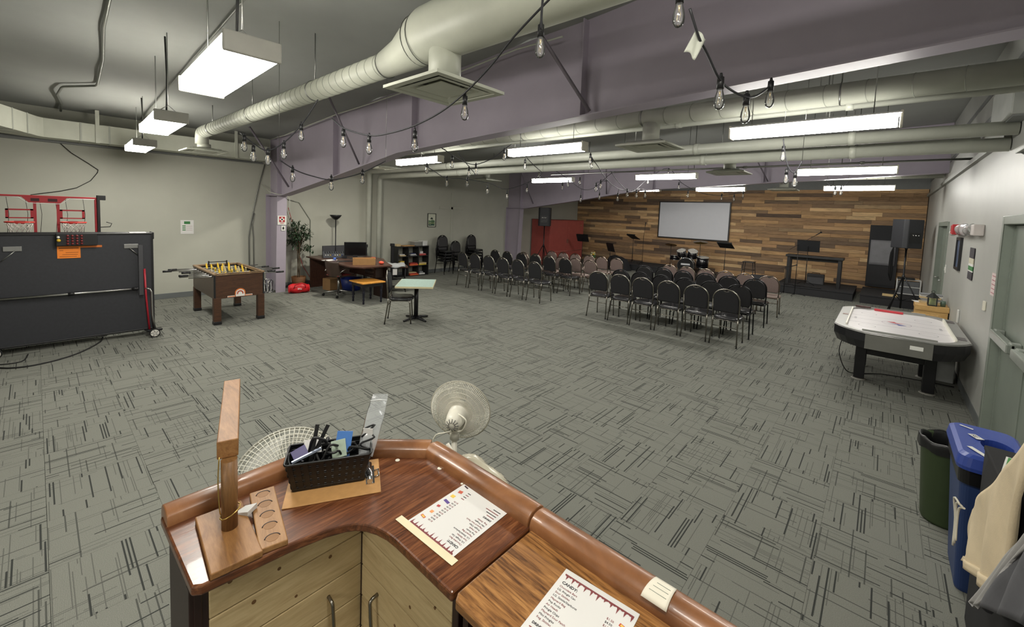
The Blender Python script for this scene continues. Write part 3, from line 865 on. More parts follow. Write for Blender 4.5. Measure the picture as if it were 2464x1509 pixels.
# undercarriage on the right end
MB().tube([(.13, .66, .98), (.13, .67, .6), (.14, .70, .08)], .012, 6).build('red_strut', mat('tt_red', (170, 32, 48), .4), t)
MB().tube([(.13, .66, .70), (.14, .71, .685), (.14, .73, .64), (.14, .735, .3), (.16, .76, .08)], .013, 8).build('carriage_tube', steel_m, t)
MB().b2(.1, .2, .66, .84, .07, .10).build('carriage_foot', blackm_m, t, bev=.01)
def castor(parent, x, y, r=.062):
    c = MB().cyl((x - .014, y, r), (x + .014, y, r), r, n=22).build('castor_wheel', rubber_m, parent)
    d = MB()
    d.cyl((x - .017, y, r), (x + .017, y, r), r * .78, n=22)
    d.build('wheel_disc', mat('wheel_white', (206, 204, 196), .4), c)
    s = MB()
    for k in range(5):
        a = k * 2 * math.pi / 5
        s.tube([(x + .019, y + .012 * math.cos(a), r + .012 * math.sin(a)), (x + .019, y + .028 * math.cos(a + .5), r + .028 * math.sin(a + .5)), (x + .019, y + .046 * math.cos(a + .6), r + .046 * math.sin(a + .6))], .0035, 4)
    s.build('spoke', mat('wheel_grey', (120, 120, 118), .5), c)
    return c
castor(t, .26, .74); castor(t, -.2, .72); castor(t, .2, -.72); castor(t, -.2, -.72)
MB().b2(.1, .27, .72, .76, .055, .075).b2(-.21, .0, .70, .74, .055, .075).b2(-.21, .21, -.74, -.70, .055, .075).build('axle_bar', blackm_m, t, bev=.004)
MB().b2(-.145, .085, .76, .78, 1.40, 1.50).build('corner_guard', mat('tt_frame2', (30, 30, 32), .4), t, bev=.008)
MB().b2(-.1, .05, .52, .70, 1.488, 1.496).build('top_label', paper_m, t)
o = tag(MB().b2(-.0015, .0015, -.105, .105, -.078, .078).build('notice_card', orange_m, None, (-7.9235, .284, 1.245)), 'orange notice card taped to the folded table tennis table', 'notice')
inkb = mat('brown_ink', (150, 84, 28), .8, var=0)
for k, (y0, y1) in enumerate(((-.09, .09), (-.085, -.05), (-.03, .085), (-.06, .08), (-.085, .07))):
    MB().b2(.0015, .0022, y0, y1, .045 - k * .026, .052 - k * .026 + (.012 if k == 0 else 0)).build('print_line', inkb, o)
o = tag(MB().b2(-.0015, .0015, -.105, .105, -.014, .014).build('notice_strip', mat('dull_orange', (196, 108, 46), .7), None, (-7.924, .49, 1.315)), 'narrow orange strip card beside the larger orange notice', 'notice')

# ---- twin hoop basketball game behind it
t = thing('hoop_game', 'red and black twin hoop basketball game behind the folded table', 'arcade game', (-8.85, .10, 0))
rim_m = mat('hoop_red', (168, 38, 46), .45)
bf = MB()
def loop(pts, r, m=None): return MB().tube(pts, r, 8, closed=True)
fr = MB()
fr.b2(-.02, .02, -.52, .52, 1.94, 1.965).b2(-.02, .02, -.52, -.495, 1.40, 1.95).b2(-.02, .02, .495, .52, 1.40, 1.95).b2(-.02, .02, -.52, .52, 1.39, 1.42)
fr.build('backboard_frame', rim_m, t, bev=.006)
hd = MB(); hd.at((0, 0, 0), 0, 0, 0)
hd._add([(.022, -.22, 1.945), (.022, .22, 1.945), (.022, .15, 1.865), (.022, -.15, 1.865), (-.0, -.22, 1.945), (-.0, .22, 1.945), (-.0, .15, 1.865), (-.0, -.15, 1.865)], [(0, 1, 2, 3), (4, 5, 6, 7), (0, 1, 5, 4), (1, 2, 6, 5), (2, 3, 7, 6), (3, 0, 4, 7)])
hp = hd.build('header_panel', rim_m, t)
MB().b2(.022, .0245, -.13, -.05, 1.885, 1.925).b2(.022, .0245, .03, .12, 1.885, 1.925).build('faded_print', mat('maroon_print', (60, 18, 24), .6), hp)
MB().tube([(.024, -.5, 1.935), (.024, -.24, 1.935), (.024, -.16, 1.855), (.024, .16, 1.855), (.024, .24, 1.935), (.024, .5, 1.935)], .004, 4).build('white_line', white_m, t)
net = MB()
gx = mat('net_backing', (120, 122, 116), .7)
for y in (-.35, -.18, -.05, .1, .2, .38): net.tube([(-.06, y, 1.42), (-.08, y + .02, 1.7), (-.06, y, 1.94)], .0025, 4)
net.build('backboard_net', rubber_m, t)
for yc in (-.235, .265):
    sq = MB().b2(.0, .02, yc - .125, yc + .125, 1.755, 1.775).b2(.0, .02, yc - .125, yc + .125, 1.645, 1.66).b2(.0, .02, yc - .125, yc - .098, 1.645, 1.775).b2(.0, .02, yc + .098, yc + .125, 1.645, 1.775)
    sq.build('target_square', rim_m, t)
    MB().b2(.0, .02, yc + (.125 if yc < 0 else -.155), yc + (.155 if yc < 0 else -.125), 1.40, 1.94).build('upright', rim_m, t)
    h = MB().tube([(.17 + .13 * math.cos(a * math.pi / 12), yc + .13 * math.sin(a * math.pi / 12), 1.60) for a in range(24)], .009, 8, closed=True).build('hoop', mat('hoop_rim', (206, 60, 50), .35), t)
    MB().b2(.0, .06, yc - .05, yc + .05, 1.57, 1.61).build('hoop_mount', rim_m, h)
    nm = MB()
    for k in range(12):
        a, b = k * math.pi / 6, (k + 1) * math.pi / 6
        nm.tube([(.17 + .128 * math.cos(a), yc + .128 * math.sin(a), 1.595), (.17 + .1 * math.cos(b), yc + .1 * math.sin(b), 1.52), (.17 + .085 * math.cos(a), yc + .085 * math.sin(a), 1.44)], .0045, 4)
        nm.tube([(.17 + .128 * math.cos(b), yc + .128 * math.sin(b), 1.595), (.17 + .1 * math.cos(a), yc + .1 * math.sin(a), 1.52), (.17 + .085 * math.cos(b), yc + .085 * math.sin(b), 1.44)], .0045, 4)
    nm.build('hoop_net', mat('net_white', (212, 204, 196), .8), h)
MB().b2(-.06, .03, .52, .555, .02, 2.0).b2(-.06, .03, -.555, -.52, .02, 2.0).build('side_post', black_m, t, bev=.006)
MB().b2(-.02, .02, -.52, .52, 1.25, 1.39).b2(-.05, .0, .53, .62, 1.93, 2.0).build('lower_board', black_m, t, bev=.006)
MB().b2(.60, .64, -.5, .5, .02, .7).b2(-.04, .64, -.55, -.52, .02, .1).b2(-.04, .64, .52, .55, .02, .1).build('base_frame', black_m, t, bev=.006)
MB().tube([(-.02, .54, 1.52), (.0, .66, 1.53), (.0, .68, 1.58), (-.01, .62, 1.60)], .006, 5).build('loose_cable', rubber_m, t)
# ball rack and control box hung over the table top
t = thing('score_box', 'black scoring box with a red bead counter hung over the folded table', 'scoreboard', (-7.90, .36, 1.33))
MB().b2(.0, .035, -.19, .19, .0, .165).build('housing', black_m, t, bev=.008)
for i in range(4):
    for j in range(4):
        MB().sph((.042, -.085 + j * .042, .03 + i * .034), .014, 10, 6).build('bead', mat('bead_red', (118, 40, 42), .35), t)
MB().sph((.045, -.165, .075), .02, 10, 6).build('knob', yellow_m, t)
MB().sph((.045, -.168, .115), .016, 10, 6).build('knob', white_m, t)
# cable on the floor
wire('floor_cable', 'black power cable trailing on the carpet by the folded table', spline([(-7.6, -.45, .008), (-7.3, -.25, .008), (-7.25, .0, .008), (-7.45, .3, .008), (-7.9, .55, .008), (-8.3, .6, .008)]), .009, rubber_m)
wire('floor_cable', 'thin black lead curling at the left end of the folded table', spline([(-7.9, -.5, .006), (-7.55, -.36, .006), (-7.5, -.15, .006), (-7.8, -.1, .006)]), .007, rubber_m)

# ---- notice on the left wall
t = thing('wall_notice', 'white paper notice with green print on the left wall above foosball', 'notice', (-10.667, 2.06, 1.435))
MB().b2(0, .002, -.108, .108, -.14, .14).build('sheet', paper_m, t)
MB().b2(.002, .0026, -.05, .05, .06, .115).build('print_block', green_m, t)
for k in range(3):
    MB().b2(.002, .0026, -.08, -.025, .01 - k * .04, .03 - k * .04).build('print_block', green_m, t)
    MB().b2(.002, .0024, -.015, .085, .016 - k * .04, .02 - k * .04).build('print_line', redink_m, t)

# ---- foosball table
t = thing('foosball_table', 'dark brown wooden foosball table with yellow players', 'foosball table', (-8.57, 2.22, 0))
fw_ = wood('foos_veneer', (40, 24, 14), (70, 44, 27), (92, 60, 38), (9, 2.2, 26), .45, nscale=2.2)
lx, ly = .665, .36
MB().b2(lx - .03, lx, -ly, ly, .42, .80).build('end_panel', fw_, t, bev=.004)
MB().b2(-lx, -lx + .03, -ly, ly, .42, .80).build('end_panel', fw_, t, bev=.004)
MB().b2(-lx + .03, lx - .03, -ly, -ly + .03, .42, .80).build('side_panel', mat('foos_side', (84, 72, 62), .45), t, bev=.004)
MB().b2(-lx + .03, lx - .03, ly - .03, ly, .42, .80).build('side_panel', MATS['foos_side'], t, bev=.004)
rail = wood('foos_rail', (92, 72, 52), (128, 104, 78), (176, 146, 104), (3, 3, 3), .4)
MB().b2(-lx - .005, lx + .005, -ly - .008, -ly + .045, .80, .83).b2(-lx - .005, lx + .005, ly - .045, ly + .008, .80, .83).b2(lx - .05, lx + .005, -ly + .045, ly - .045, .80, .83).b2(-lx - .005, -lx + .05, -ly + .045, ly - .045, .80, .83).build('top_rail', rail, t, bev=.008)
MB().b2(-lx + .03, lx - .03, -ly + .03, ly - .03, .68, .69).build('playfield', mat('foos_field', (32, 58, 40), .5), t)
for q in (-1, 1): MB().b2(q * (lx - .045) - .005, q * (lx - .045) + .005, -.3, .3, .69, .80).build('inner_lining', black_m, t)
for sx in (-1, 1):
    for sy in (-1, 1):
        px, py = sx * (lx - .045), sy * (ly - .045)
        l = MB().b2(px - .05, px + .05, py - .05, py + .05, .05, .44).build('leg', fw_, t, bev=.006)
        MB().b2(px - .055, px + .055, py - .055, py + .055, 0, .055).build('leg_foot', black_m, l, bev=.008)
MB().b2(lx, lx + .004, -ly, -ly + .02, .42, .8).b2(lx - .02, lx, -ly - .003, -ly, .42, .8).build('corner_trim', black_m, t)
MB().b2(lx, lx + .004, ly - .02, ly, .42, .8).build('corner_trim', black_m, t)
# emblem on the end panel: an arch over a bar
em = MB()
pl = [(-.075, 0)] + [(.075 * -math.cos(a * math.pi / 12), .07 + .065 * math.sin(a * math.pi / 12)) for a in range(13)] + [(.075, 0)]
def plate(poly, x0, x1):
    n = len(poly); m = MB()
    m._add([(x0, a, b) for a, b in poly] + [(x1, a, b) for a, b in poly], [(i, (i + 1) % n, n + (i + 1) % n, n + i) for i in range(n)] + [tuple(range(n)), tuple(range(n, 2 * n))])
    return m
e = plate([(a * 1.0, .43 + b) for a, b in pl], lx + .002, lx + .006).build('emblem', mat('emblem_orange', (214, 120, 60), .4), t)
for sc, mm in ((.8, white_m), (.62, mat('emblem_red', (176, 70, 48), .4)), (.4, white_m)):
    plate([(a * sc, .43 + .045 + (b - .045) * sc) if b > 0 else (a * sc, .445) for a, b in pl], lx + .006, lx + .0075 + (.8 - sc) * .003).build('emblem_band', mm, e)
plate([(-.18, .43), (.18, .43), (.18, .455), (-.18, .455)], lx + .001, lx + .0045).build('emblem_bar', white_m, e)
plate([(-.175, .434), (.175, .434), (.175, .447), (-.175, .447)], lx + .0045, lx + .006).build('emblem_bar', MATS['emblem_orange'], e)
plate([(-.065, .435), (.065, .435), (.065, .47), (-.065, .47)], lx + .008, lx + .011).build('emblem_panel', white_m, e)
pl_me = [MB().b2(-.012, .012, -.008, .008, -.085, -.05).b2(-.014, .014, -.012, .012, -.05, .02).sph((0, 0, .04), .018, 10, 6).mesh('player', m_) for m_ in (yellow_m, mat('player_tan', (176, 160, 116), .5))]
for k in range(8):
    x = -.56 + k * .16
    off = random.uniform(-.14, .14)
    rd = MB().cyl((x, -ly - .20 - .1 + off, .775), (x, ly + .20 + .1 + off, .775), .008, n=8).build('rod', steel_m, t)
    sgn = -1 if k in (0, 1, 3, 5) else 1
    ye = sgn * (ly + .30) + off
    MB().cyl((x, ye - .06, .775), (x, ye + .06, .775), .017, n=8).build('handle', black_m, rd)
    for yy in (-1, 1): MB().cyl((x, yy * (ly + .006), .775), (x, yy * (ly - .03), .775), .018, n=10).build('bearing', black_m, rd)
    npl = (3, 2, 3, 5, 5, 3, 2, 3)[k]
    for q in range(npl):
        p = bpy.data.objects.new('player', pl_me[0 if k in (0, 1, 3, 5, 7) else 1]); col.objects.link(p); p.parent = rd
        p.location = (x, off * .5 + (q - (npl - 1) / 2) * .52 / max(npl, 3), .775); p.rotation_euler = (0, random.choice((0, R(20), R(150))), 0)
MB().tube([(-lx + .06, -.14, .87), (-lx + .06, .14, .87)], .008, 6).b2(-lx + .05, -lx + .07, -.15, -.13, .82, .89).b2(-lx + .05, -lx + .07, .13, .15, .82, .89).build('scorer', black_m, t)

# ---- bundle of tangled cables beside the purple column
t = thing('cable_bundle', 'bundle of coiled grey and white cables on the floor beside the purple column', 'cables', (-10.15, 3.38, 0))
for k in range(9):
    mm = (white_m, black_m, mat('grey_cable', (150, 152, 156), .5))[k % 3]
    cx, r = (k - 4) * .024, random.uniform(.09, .15)
    MB().tube([(random.uniform(-.02, .02), cx + .3 * r * math.cos(a * math.pi / 10), max(.008, r * (1 + math.sin(a * math.pi / 10)) * 1.15)) for a in range(20)], .007, 5, closed=True).build('coil', mm, t)

# ---- first aid sign on the column
t = thing('first_aid_sign', 'white first aid sign with red cross on the purple column', 'sign', (-9.985, 3.62, 1.62), 0)
MB().b2(0, .004, -.09, .09, -.10, .10).build('plate', white_m, t)
MB().b2(.004, .005, -.06, .06, -.04, .08).build('red_square', mat('sign_red', (166, 30, 38), .5), t)
MB().b2(.005, .006, -.016, .016, -.028, .068).b2(.005, .006, -.048, .048, .004, .036).build('cross', white_m, t)
MB().b2(.004, .0048, -.045, .045, -.064, -.050).b2(.004, .0048, -.03, .03, -.084, -.074).build('print_line', mat('faded_red', (176, 110, 108), .6), t)
t = thing('small_sign', 'small white pictogram card under the first aid sign', 'sign', (-9.992, 3.65, 1.445), 0)
MB().b2(0, .003, -.04, .04, -.055, .055).build('plate', white_m, t)
MB().b2(.003, .004, -.018, .018, -.028, .02).b2(.003, .004, -.01, .01, .02, .034).build('pictogram', ink_m, t)

# ---- red bag
t = thing('duffel_bag', 'bright red duffel bag on the floor at the purple column', 'bag', (-9.78, 3.90, 0), R(80))
def bagf(u, v):
    a = 2 * math.pi * v
    x = -.2 + .4 * u
    k = 1 - .35 * abs(2 * u - 1) ** 3
    wob = 1 + .06 * math.sin(7 * a + 9 * u)
    return (x, .11 * k * math.cos(a) * wob, max(.004, .105 + .11 * k * math.sin(a) * wob + .01 * math.sin(12 * u)))
redbag = mat('red_nylon', (206, 28, 36), .5, var=.1, scale=14, bump=.3, bscale=40)
MB().grid(bagf, 18, 22).build('bag_body', redbag, t)
MB().tube([(-.12, -.10, .12), (-.1, -.13, .2), (0, -.12, .235), (.1, -.13, .2), (.12, -.10, .12)], .009, 5).build('strap', mat('red_strap', (150, 20, 28), .6), t)
MB().sph((-.2, -.02, .1), (.02, .09, .09), 12, 7).sph((.2, -.02, .1), (.02, .09, .09), 12, 7).build('end_panel', redbag, t)
MB().b2(-.04, .04, -.113, -.108, .09, .12).build('logo_patch', white_m, t)

# ---- potted ficus
t = thing('potted_tree', 'leafy potted ficus tree behind the purple column', 'potted plant', (-10.34, 4.12, 0))
MB().lathe([(.001, .0), (.13, 0), (.16, .28), (.145, .28), (.14, .25), (.001, .25)], 20).build('basket_pot', wood('wicker', (70, 44, 24), (110, 72, 40), (146, 104, 62), (3, 3, 40), .7), t)
tr = MB()
for a in (0, 2.1, 4.2):
    tr.tube([(.025 * math.cos(a + z * 3.0), .025 * math.sin(a + z * 3.0), .22 + z * .85) for z in [k / 8 for k in range(9)]], .012, 6)
tr.build('trunk', mat('ficus_bark', (88, 76, 58), .8), t)
br = MB(); lf = MB(); rl = random.Random(3)
leafpos = []
for k in range(46):
    a = rl.uniform(0, 6.28); z0 = rl.uniform(.85, 1.15); ln = rl.uniform(.14, .32); up = rl.uniform(-.05, .62)
    mid = Vector((max(-.2, math.cos(a) * ln * .6), math.sin(a) * ln * .6, z0 + up * .7)); end = Vector((max(-.2, math.cos(a) * ln), math.sin(a) * ln, z0 + up - .06))
    br.tube([(0, 0, z0 - .1), mid, end], [.005, .004, .002], 4)
    for q in range(11):
        f = rl.uniform(.35, 1.05)
        p = mid.lerp(end, (f - .4) / .6) if f > .4 else Vector((0, 0, z0)).lerp(mid, f / .4)
        leafpos.append(p + Vector((rl.uniform(-.05, .05), rl.uniform(-.05, .05), rl.uniform(-.05, .05))))
br.build('branches', MATS['ficus_bark'], t)
for p in leafpos:
    if p.x < -.16: p.x = -.16 + rl.uniform(0, .04)
    d = Vector((rl.uniform(-1, 1), rl.uniform(-1, 1), rl.uniform(-1.4, .1))).normalized()
    s_ = d.cross(Vector((rl.uniform(-.3, .3), rl.uniform(-.3, .3), 1))).normalized()
    up_ = s_.cross(d)
    L, W = rl.uniform(.075, .11), rl.uniform(.03, .042)
    lf._add([p, p + d * L * .45 + s_ * W * .5 - up_ * .006, p + d * L - up_ * .012, p + d * L * .45 - s_ * W * .5 - up_ * .006, p + d * L * .45 + up_ * .004], [(0, 1, 4), (1, 2, 4), (2, 3, 4), (3, 0, 4)])
fo = lf.build('foliage', mat('ficus_leaf', (40, 62, 38), .4, var=.3, scale=12), t)
fo['kind'] = 'stuff'

# ---- floor lamp
t = thing('floor_lamp', 'black torchiere floor lamp standing behind the desk', 'floor lamp', (-10.36, 5.02, 0))
MB().lathe([(.001, 0), (.13, 0), (.13, .012), (.11, .022), (.02, .035), (.001, .035)], 24).build('base', blackm_m, t)
MB().cyl((0, 0, .03), (0, 0, 1.66), .013, n=10).build('pole', blackm_m, t)
MB().lathe([(.012, 1.63), (.05, 1.645), (.10, 1.69), (.145, 1.755), (.141, 1.757), (.095, 1.70), (.045, 1.655), (.001, 1.65)], 24).build('lamp_shade', blackm_m, t)

# ---- desk group
desk_w = wood('desk_laminate', (48, 30, 24), (72, 46, 36), (90, 60, 46), (3, 18, 3), .35)
t = thing('office_desk', 'brown laminate corner desk covered with equipment', 'desk', (0, 0, 0))
top = [(-10.42, 4.32), (-8.22, 4.30), (-7.97, 4.45), (-7.95, 5.12), (-8.55, 5.35), (-9.1, 5.62), (-10.42, 5.62)]
MB().prism(top, .715, .745).build('desk_top', desk_w, t, bev=.004)
MB().b2(-10.30, -10.27, 4.36, 5.55, 0, .715).build('leg_panel', desk_w, t, bev=.003)
MB().b2(-8.6, -8.05, 5.06, 5.09, 0, .715).build('leg_panel', MATS.get('desk_dark') or mat('desk_dark', (44, 28, 20), .45), t, bev=.003)
MB().b2(-9.75, -8.62, 5.08, 5.10, .38, .715).build('modesty_panel', desk_w, t)
dr = MB().b2(-8.62, -8.18, 4.86, 5.05, .46, .71).build('drawer_unit', mat('desk_dark', (44, 28, 20), .45), t, bev=.003)
for k in range(3): MB().tube([(-8.56, 4.852, .50 + k * .08), (-8.56, 4.835, .50 + k * .08), (-8.24, 4.835, .50 + k * .08), (-8.24, 4.852, .50 + k * .08)], .005, 5).build('drawer_pull', steel_m, dr)
MB().b2(-8.6, -8.2, 4.85, 4.865, .63, .70).build('drawer_front', desk_w, dr)
# monitor
t = thing('desktop_monitor', 'large black computer screen standing on the desk', 'monitor', (-9.42, 5.05, .745), R(66))
MB().b2(-.25, .25, -.02, .015, .06, .40).build('bezel', black_m, t, bev=.006)
MB().b2(-.24, .24, -.0215, -.02, .085, .39).build('screen', mat('screen_glass', (10, 10, 13), .18, var=0), t)
MB().b2(-.05, .05, -.03, .03, .02, .09).build('stand_neck', black_m, t)
MB().b2(-.12, .12, -.09, .08, 0, .014).build('stand_base', black_m, t, bev=.006)
# audio mixer
t = thing('audio_mixer', 'grey audio mixing console on the back of the desk', 'mixer', (-9.95, 4.80, .745), R(68))
MB()._add([(-.26, -.22, 0), (.26, -.22, 0), (.26, .22, 0), (-.26, .22, 0), (-.26, -.22, .05), (.26, -.22, .05), (.26, .22, .12), (-.26, .22, .12)], [(0, 1, 2, 3), (4, 5, 6, 7), (0, 1, 5, 4), (1, 2, 6, 5), (2, 3, 7, 6), (3, 0, 4, 7)]).build('case', mat('mixer_grey', (70, 72, 78), .5), t, bev=.006)
for k in range(9):
    MB().b2(-.215 + k * .052, -.195 + k * .052, -.20, -.10, .058 + .003, .072).build('fader_strip', (white_m, white_m, yellow_m, blue_m)[k % 4], t)
    MB().cyl((-.205 + k * .052, .06, .09), (-.205 + k * .052, .06, .118), .011, n=8).cyl((-.205 + k * .052, .13, .1), (-.205 + k * .052, .13, .129), .011, n=8).build('knob', black_m, t)
tag(MB().b2(-.02, .02, -.42, .42, 0, .24).build('desk_screen', mat('charcoal_panel', (62, 62, 66), .7), None, (-10.38, 5.12, .745)), 'charcoal divider panel at the wall end of the desk', 'panel')
tag(MB().b2(-.07, .07, -.22, .22, 0, .012).build('keyboard', black_m, None, (-9.02, 4.66, .745), R(-14), bev=.004), 'black keyboard lying on the desk', 'keyboard')
t = thing('cardboard_box', 'shallow open cardboard box on the front of the desk', 'box', (-8.42, 4.72, .745), R(62))
MB().b2(-.23, .23, -.15, .15, 0, .004).b2(-.23, .23, -.15, -.145, .004, .13).b2(-.23, .23, .145, .15, .004, .13).build('tray', carton_m, t)
MB().b2(-.23, -.225, -.145, .145, .004, .13).b2(.225, .23, -.145, .145, .004, .13).build('end_wall', carton_m, t)
tag(MB().lathe([(.001, 0), (.04, 0), (.045, .1), (.001, .1)], 14).build('red_tub', mat('tub_red', (190, 60, 48), .5), None, (-8.72, 5.12, .745)), 'small red and white tub behind the cardboard box', 'tub')
tag(MB().sph((0, 0, .035), (.07, .05, .036), 14, 8).build('orange_pouch', mat('coral_cloth', (220, 84, 60), .7), None, (-8.22, 5.02, .745)), 'coral red pouch at the right end of the desk', 'pouch')
tag(MB().lathe([(.001, 0), (.03, 0), (.034, .06), (.028, .06), (.001, .055)], 14).build('blue_mug', mat('mug_blue', (56, 92, 170), .4), None, (-9.36, 4.52, .745)), 'blue cup beside the mixing console', 'cup')
tag(MB().b2(-.1, .1, -.14, .14, 0, .006).build('paper_sheet', paper_m, None, (-9.4, 4.42, .745), R(20)), 'white paper sheets on the desk edge beside the office chair', 'paper')
# office chair
t = thing('office_chair', 'brown shell office chair with red seat at the desk', 'office chair', (-8.98, 4.43, 0), R(14))
def shell(u, v):   # u across, v from seat front up the back
    x = (u - .5) * (.50 - .06 * v)
    bow = .09 * (2 * u - 1) ** 2
    if v < .45:
        s = v / .45; return (x, .24 - .42 * s, .43 - .02 * math.sin(math.pi * s) + bow * .5)
    s = (v - .45) / .55
    return (x, -.18 - .10 * math.sin(s * 1.4) + bow, .43 + .36 * s ** 1.1)
MB().grid(shell, 12, 16, True, .02).build('shell', mat('brown_shell', (66, 52, 44), .45), t)
MB().grid(lambda u, v: ((u - .5) * .40, .20 - .36 * v, .455 + .02 * math.sin(math.pi * u) * math.sin(math.pi * v)), 8, 8, True, .02).build('seat_cushion', mat('seat_red', (140, 52, 48), .8), t)
MB().cyl((0, 0, .1), (0, 0, .42), .028, n=14).build('column', steel_m, t)
for k in range(4):
    a = R(45 + 90 * k)
    l = MB().tube([(0, 0, .115), (.16 * math.cos(a), .16 * math.sin(a), .095), (.31 * math.cos(a), .31 * math.sin(a), .07)], [.026, .02, .014], 8).build('leg', steel_m, t)
    MB().cyl((.31 * math.cos(a) - .012, .31 * math.sin(a), .03), (.31 * math.cos(a) + .012, .31 * math.sin(a), .03), .03, n=14).build('castor', rubber_m, l)
for s in (-1, 1): MB().tube([(s * .24, -.16, .55), (s * .28, -.05, .63), (s * .28, .10, .63), (s * .27, .14, .60)], .011, 6).build('arm', steel_m, t)
# boxes below
tag(MB().b2(-.14, .14, -.16, .16, 0, .27).build('cardboard_carton', mat('carton_dark', (140, 108, 70), .8), None, (-9.76, 4.66, 0), R(10), bev=.004), 'brown cardboard carton on the floor under the desk', 'box')
t = thing('storage_tub', 'dark blue plastic tub under the desk', 'tub', (-9.45, 4.98, 0), R(15))
MB().lathe([(.001, 0), (.2, 0), (.25, .28), (.235, .28), (.19, .02), (.001, .02)], 4 * 7).build('tub', mat('tub_blue', (26, 44, 110), .45), t)
t = thing('yellow_cord', 'tangle of yellow extension cord on the floor by the wall', 'cord', (-10.4, 4.72, 0))
m = MB(); rc = random.Random(9)
for k in range(6):
    r = rc.uniform(.07, .13); ox, oy = rc.uniform(-.05, .05), rc.uniform(-.12, .12)
    m.tube([(ox + r * math.cos(a * .33), oy + r * 1.3 * math.sin(a * .33), .012 + k * .012 + .008 * math.sin(a)) for a in range(19)], .007, 5, closed=True)
m.build('coil', yellow_m, t)
tag(MB().b2(-.08, .08, -.12, .12, 0, .1).build('black_case', black_m, None, (-10.38, 5.05, 0), bev=.01), 'small black case on the floor beside the yellow cord', 'case')
# two black posts behind the desk
for y, l in ((5.74, 'black padded post right of the desk monitor'), (6.55, 'black padded post beside the cube shelf')):
    t = thing('padded_post', l, 'post', (-10.18, y, 0))
    MB().b2(-.03, .03, -.035, .035, .02, .96).build('post', black_m, t, bev=.008)
    MB().b2(-.045, .045, -.05, .05, .93, 1.01).build('cap', black_m, t, bev=.012)
    MB().b2(-.12, .12, -.1, .1, 0, .02).build('foot_plate', black_m, t)
# treadle sewing stand
t = thing('sewing_stand', 'wrought iron treadle stand with grey cloth right of the desk', 'sewing stand', (-8.72, 5.68, 0), R(60))
iron = mat('cast_iron', (22, 22, 24), .5)
for s in (-1, 1):
    MB().tube([(s * .25, -.16, 0), (s * .24, -.06, .3), (s * .25, -.12, .58)], .012, 6).tube([(s * .25, .16, 0), (s * .24, .06, .3), (s * .25, .12, .58)], .012, 6).tube([(s * .245, .1 * math.cos(a * math.pi / 8), .32 + .1 * math.sin(a * math.pi / 8)) for a in range(16)], .008, 5, closed=True).build('side_casting', iron, t)
MB().b2(-.25, .25, -.01, .01, .28, .31).b2(-.2, .2, -.09, .09, .1, .115).build('treadle', iron, t)
MB().b2(-.3, .3, -.17, .17, .58, .61).build('stand_top', desk_w, t, bev=.004)
MB().grid(lambda u, v: (-.24 + .48 * u, -.2 + .4 * v, .66 - .5 * max(0, abs(v - .5) - .38) + .02 * math.sin(9 * u) * math.cos(7 * v)), 14, 14, True, .004).build('cloth', mat('grey_cloth', (150, 152, 152), .8), t)
MB().b2(-.05, .05, -.205, -.2, .42, .56).build('paper_tag', paper_m, t)

# ---- orange topped low table
t = thing('low_table', 'low table with orange wooden top and black turned legs', 'table', (-8.06, 4.60, 0))
MB().b2(-.28, .28, -.26, .26, .42, .445).build('table_top', wood('orange_wood', (186, 122, 48), (214, 150, 66), (230, 174, 92), (2, 12, 2), .35), t, bev=.004)
MB().b2(-.24, .24, -.22, .22, .35, .42).build('apron', black_m, t)
navy = mat('navy_black', (20, 20, 34), .35)
for sx in (-1, 1):
    for sy in (-1, 1):
        MB().lathe([(.001, 0), (.018, 0), (.022, .03), (.016, .06), (.026, .09), (.018, .11), (.024, .2), (.028, .26), (.018, .28), (.03, .3), (.03, .42)], 12, (sx * .21, sy * .2, 0)).build('leg', navy, t)

# ---- cafe table
t = thing('cafe_table', 'square cafe table with pale green top and black pedestal', 'table', (-6.2, 4.5, 0), R(48))
MB().b2(-.31, .31, -.40, .40, .645, .67).build('table_top', mat('green_laminate', (164, 186, 176), .4, var=.1, scale=30), t)
ed = MB().b2(-.318, .318, -.408, -.40, .637, .668).b2(-.318, .318, .40, .408, .637, .668).b2(-.318, -.31, -.40, .40, .637, .668).b2(.31, .318, -.40, .40, .637, .668)
ed.build('edge_band', mat('cream_edge', (206, 196, 160), .4), t)
MB().b2(-.3, .3, -.39, .39, .63, .645).build('substrate', mat('particle_board', (128, 100, 66), .8), t)
MB().cyl((0, 0, .03), (0, 0, .64), .038, n=16).build('pedestal', blackm_m, t)
for k in range(4):
    a = R(45 + 90 * k)
    MB().tube([(0, 0, .045), (.15 * math.cos(a), .15 * math.sin(a), .035), (.27 * math.cos(a), .27 * math.sin(a), .018)], [.03, .024, .017], 8).build('foot', blackm_m, t)

# ---- cube shelf with books and boxes
t = thing('cube_shelf', 'black nine cube shelf against the left wall', 'shelf', (-10.515, 7.40, 0))
MB().b2(-.145, .145, -.55, -.525, 0, .89).build('side_panel', blacks_m, t); MB().b2(-.145, .145, .525, .55, 0, .89).build('side_panel', blacks_m, t)
for z in (.0, .29, .58, .865): MB().b2(-.145, .145, -.525, .525, z, z + .025).build('shelf_board', blacks_m, t)
for y in (-.18, .18):
    for z in (.025, .315, .605): MB().b2(-.145, .145, y - .0125, y + .0125, z, z + (.265 if z < .6 else .26)).build('divider', blacks_m, t)
def pile(y, z, items, lab):
    zz = z
    for k, (w, d, h, m_) in enumerate(items):
        o = MB().b2(-d / 2, d / 2, -w / 2, w / 2, 0, h).build('book', m_, None, (-10.49 + random.uniform(-.02, .03), y + random.uniform(-.02, .02), zz + .0005), R(random.uniform(-8, 8)))
        tag(o, lab[k], 'book', 'books and games in the cube shelf'); zz += h + .001
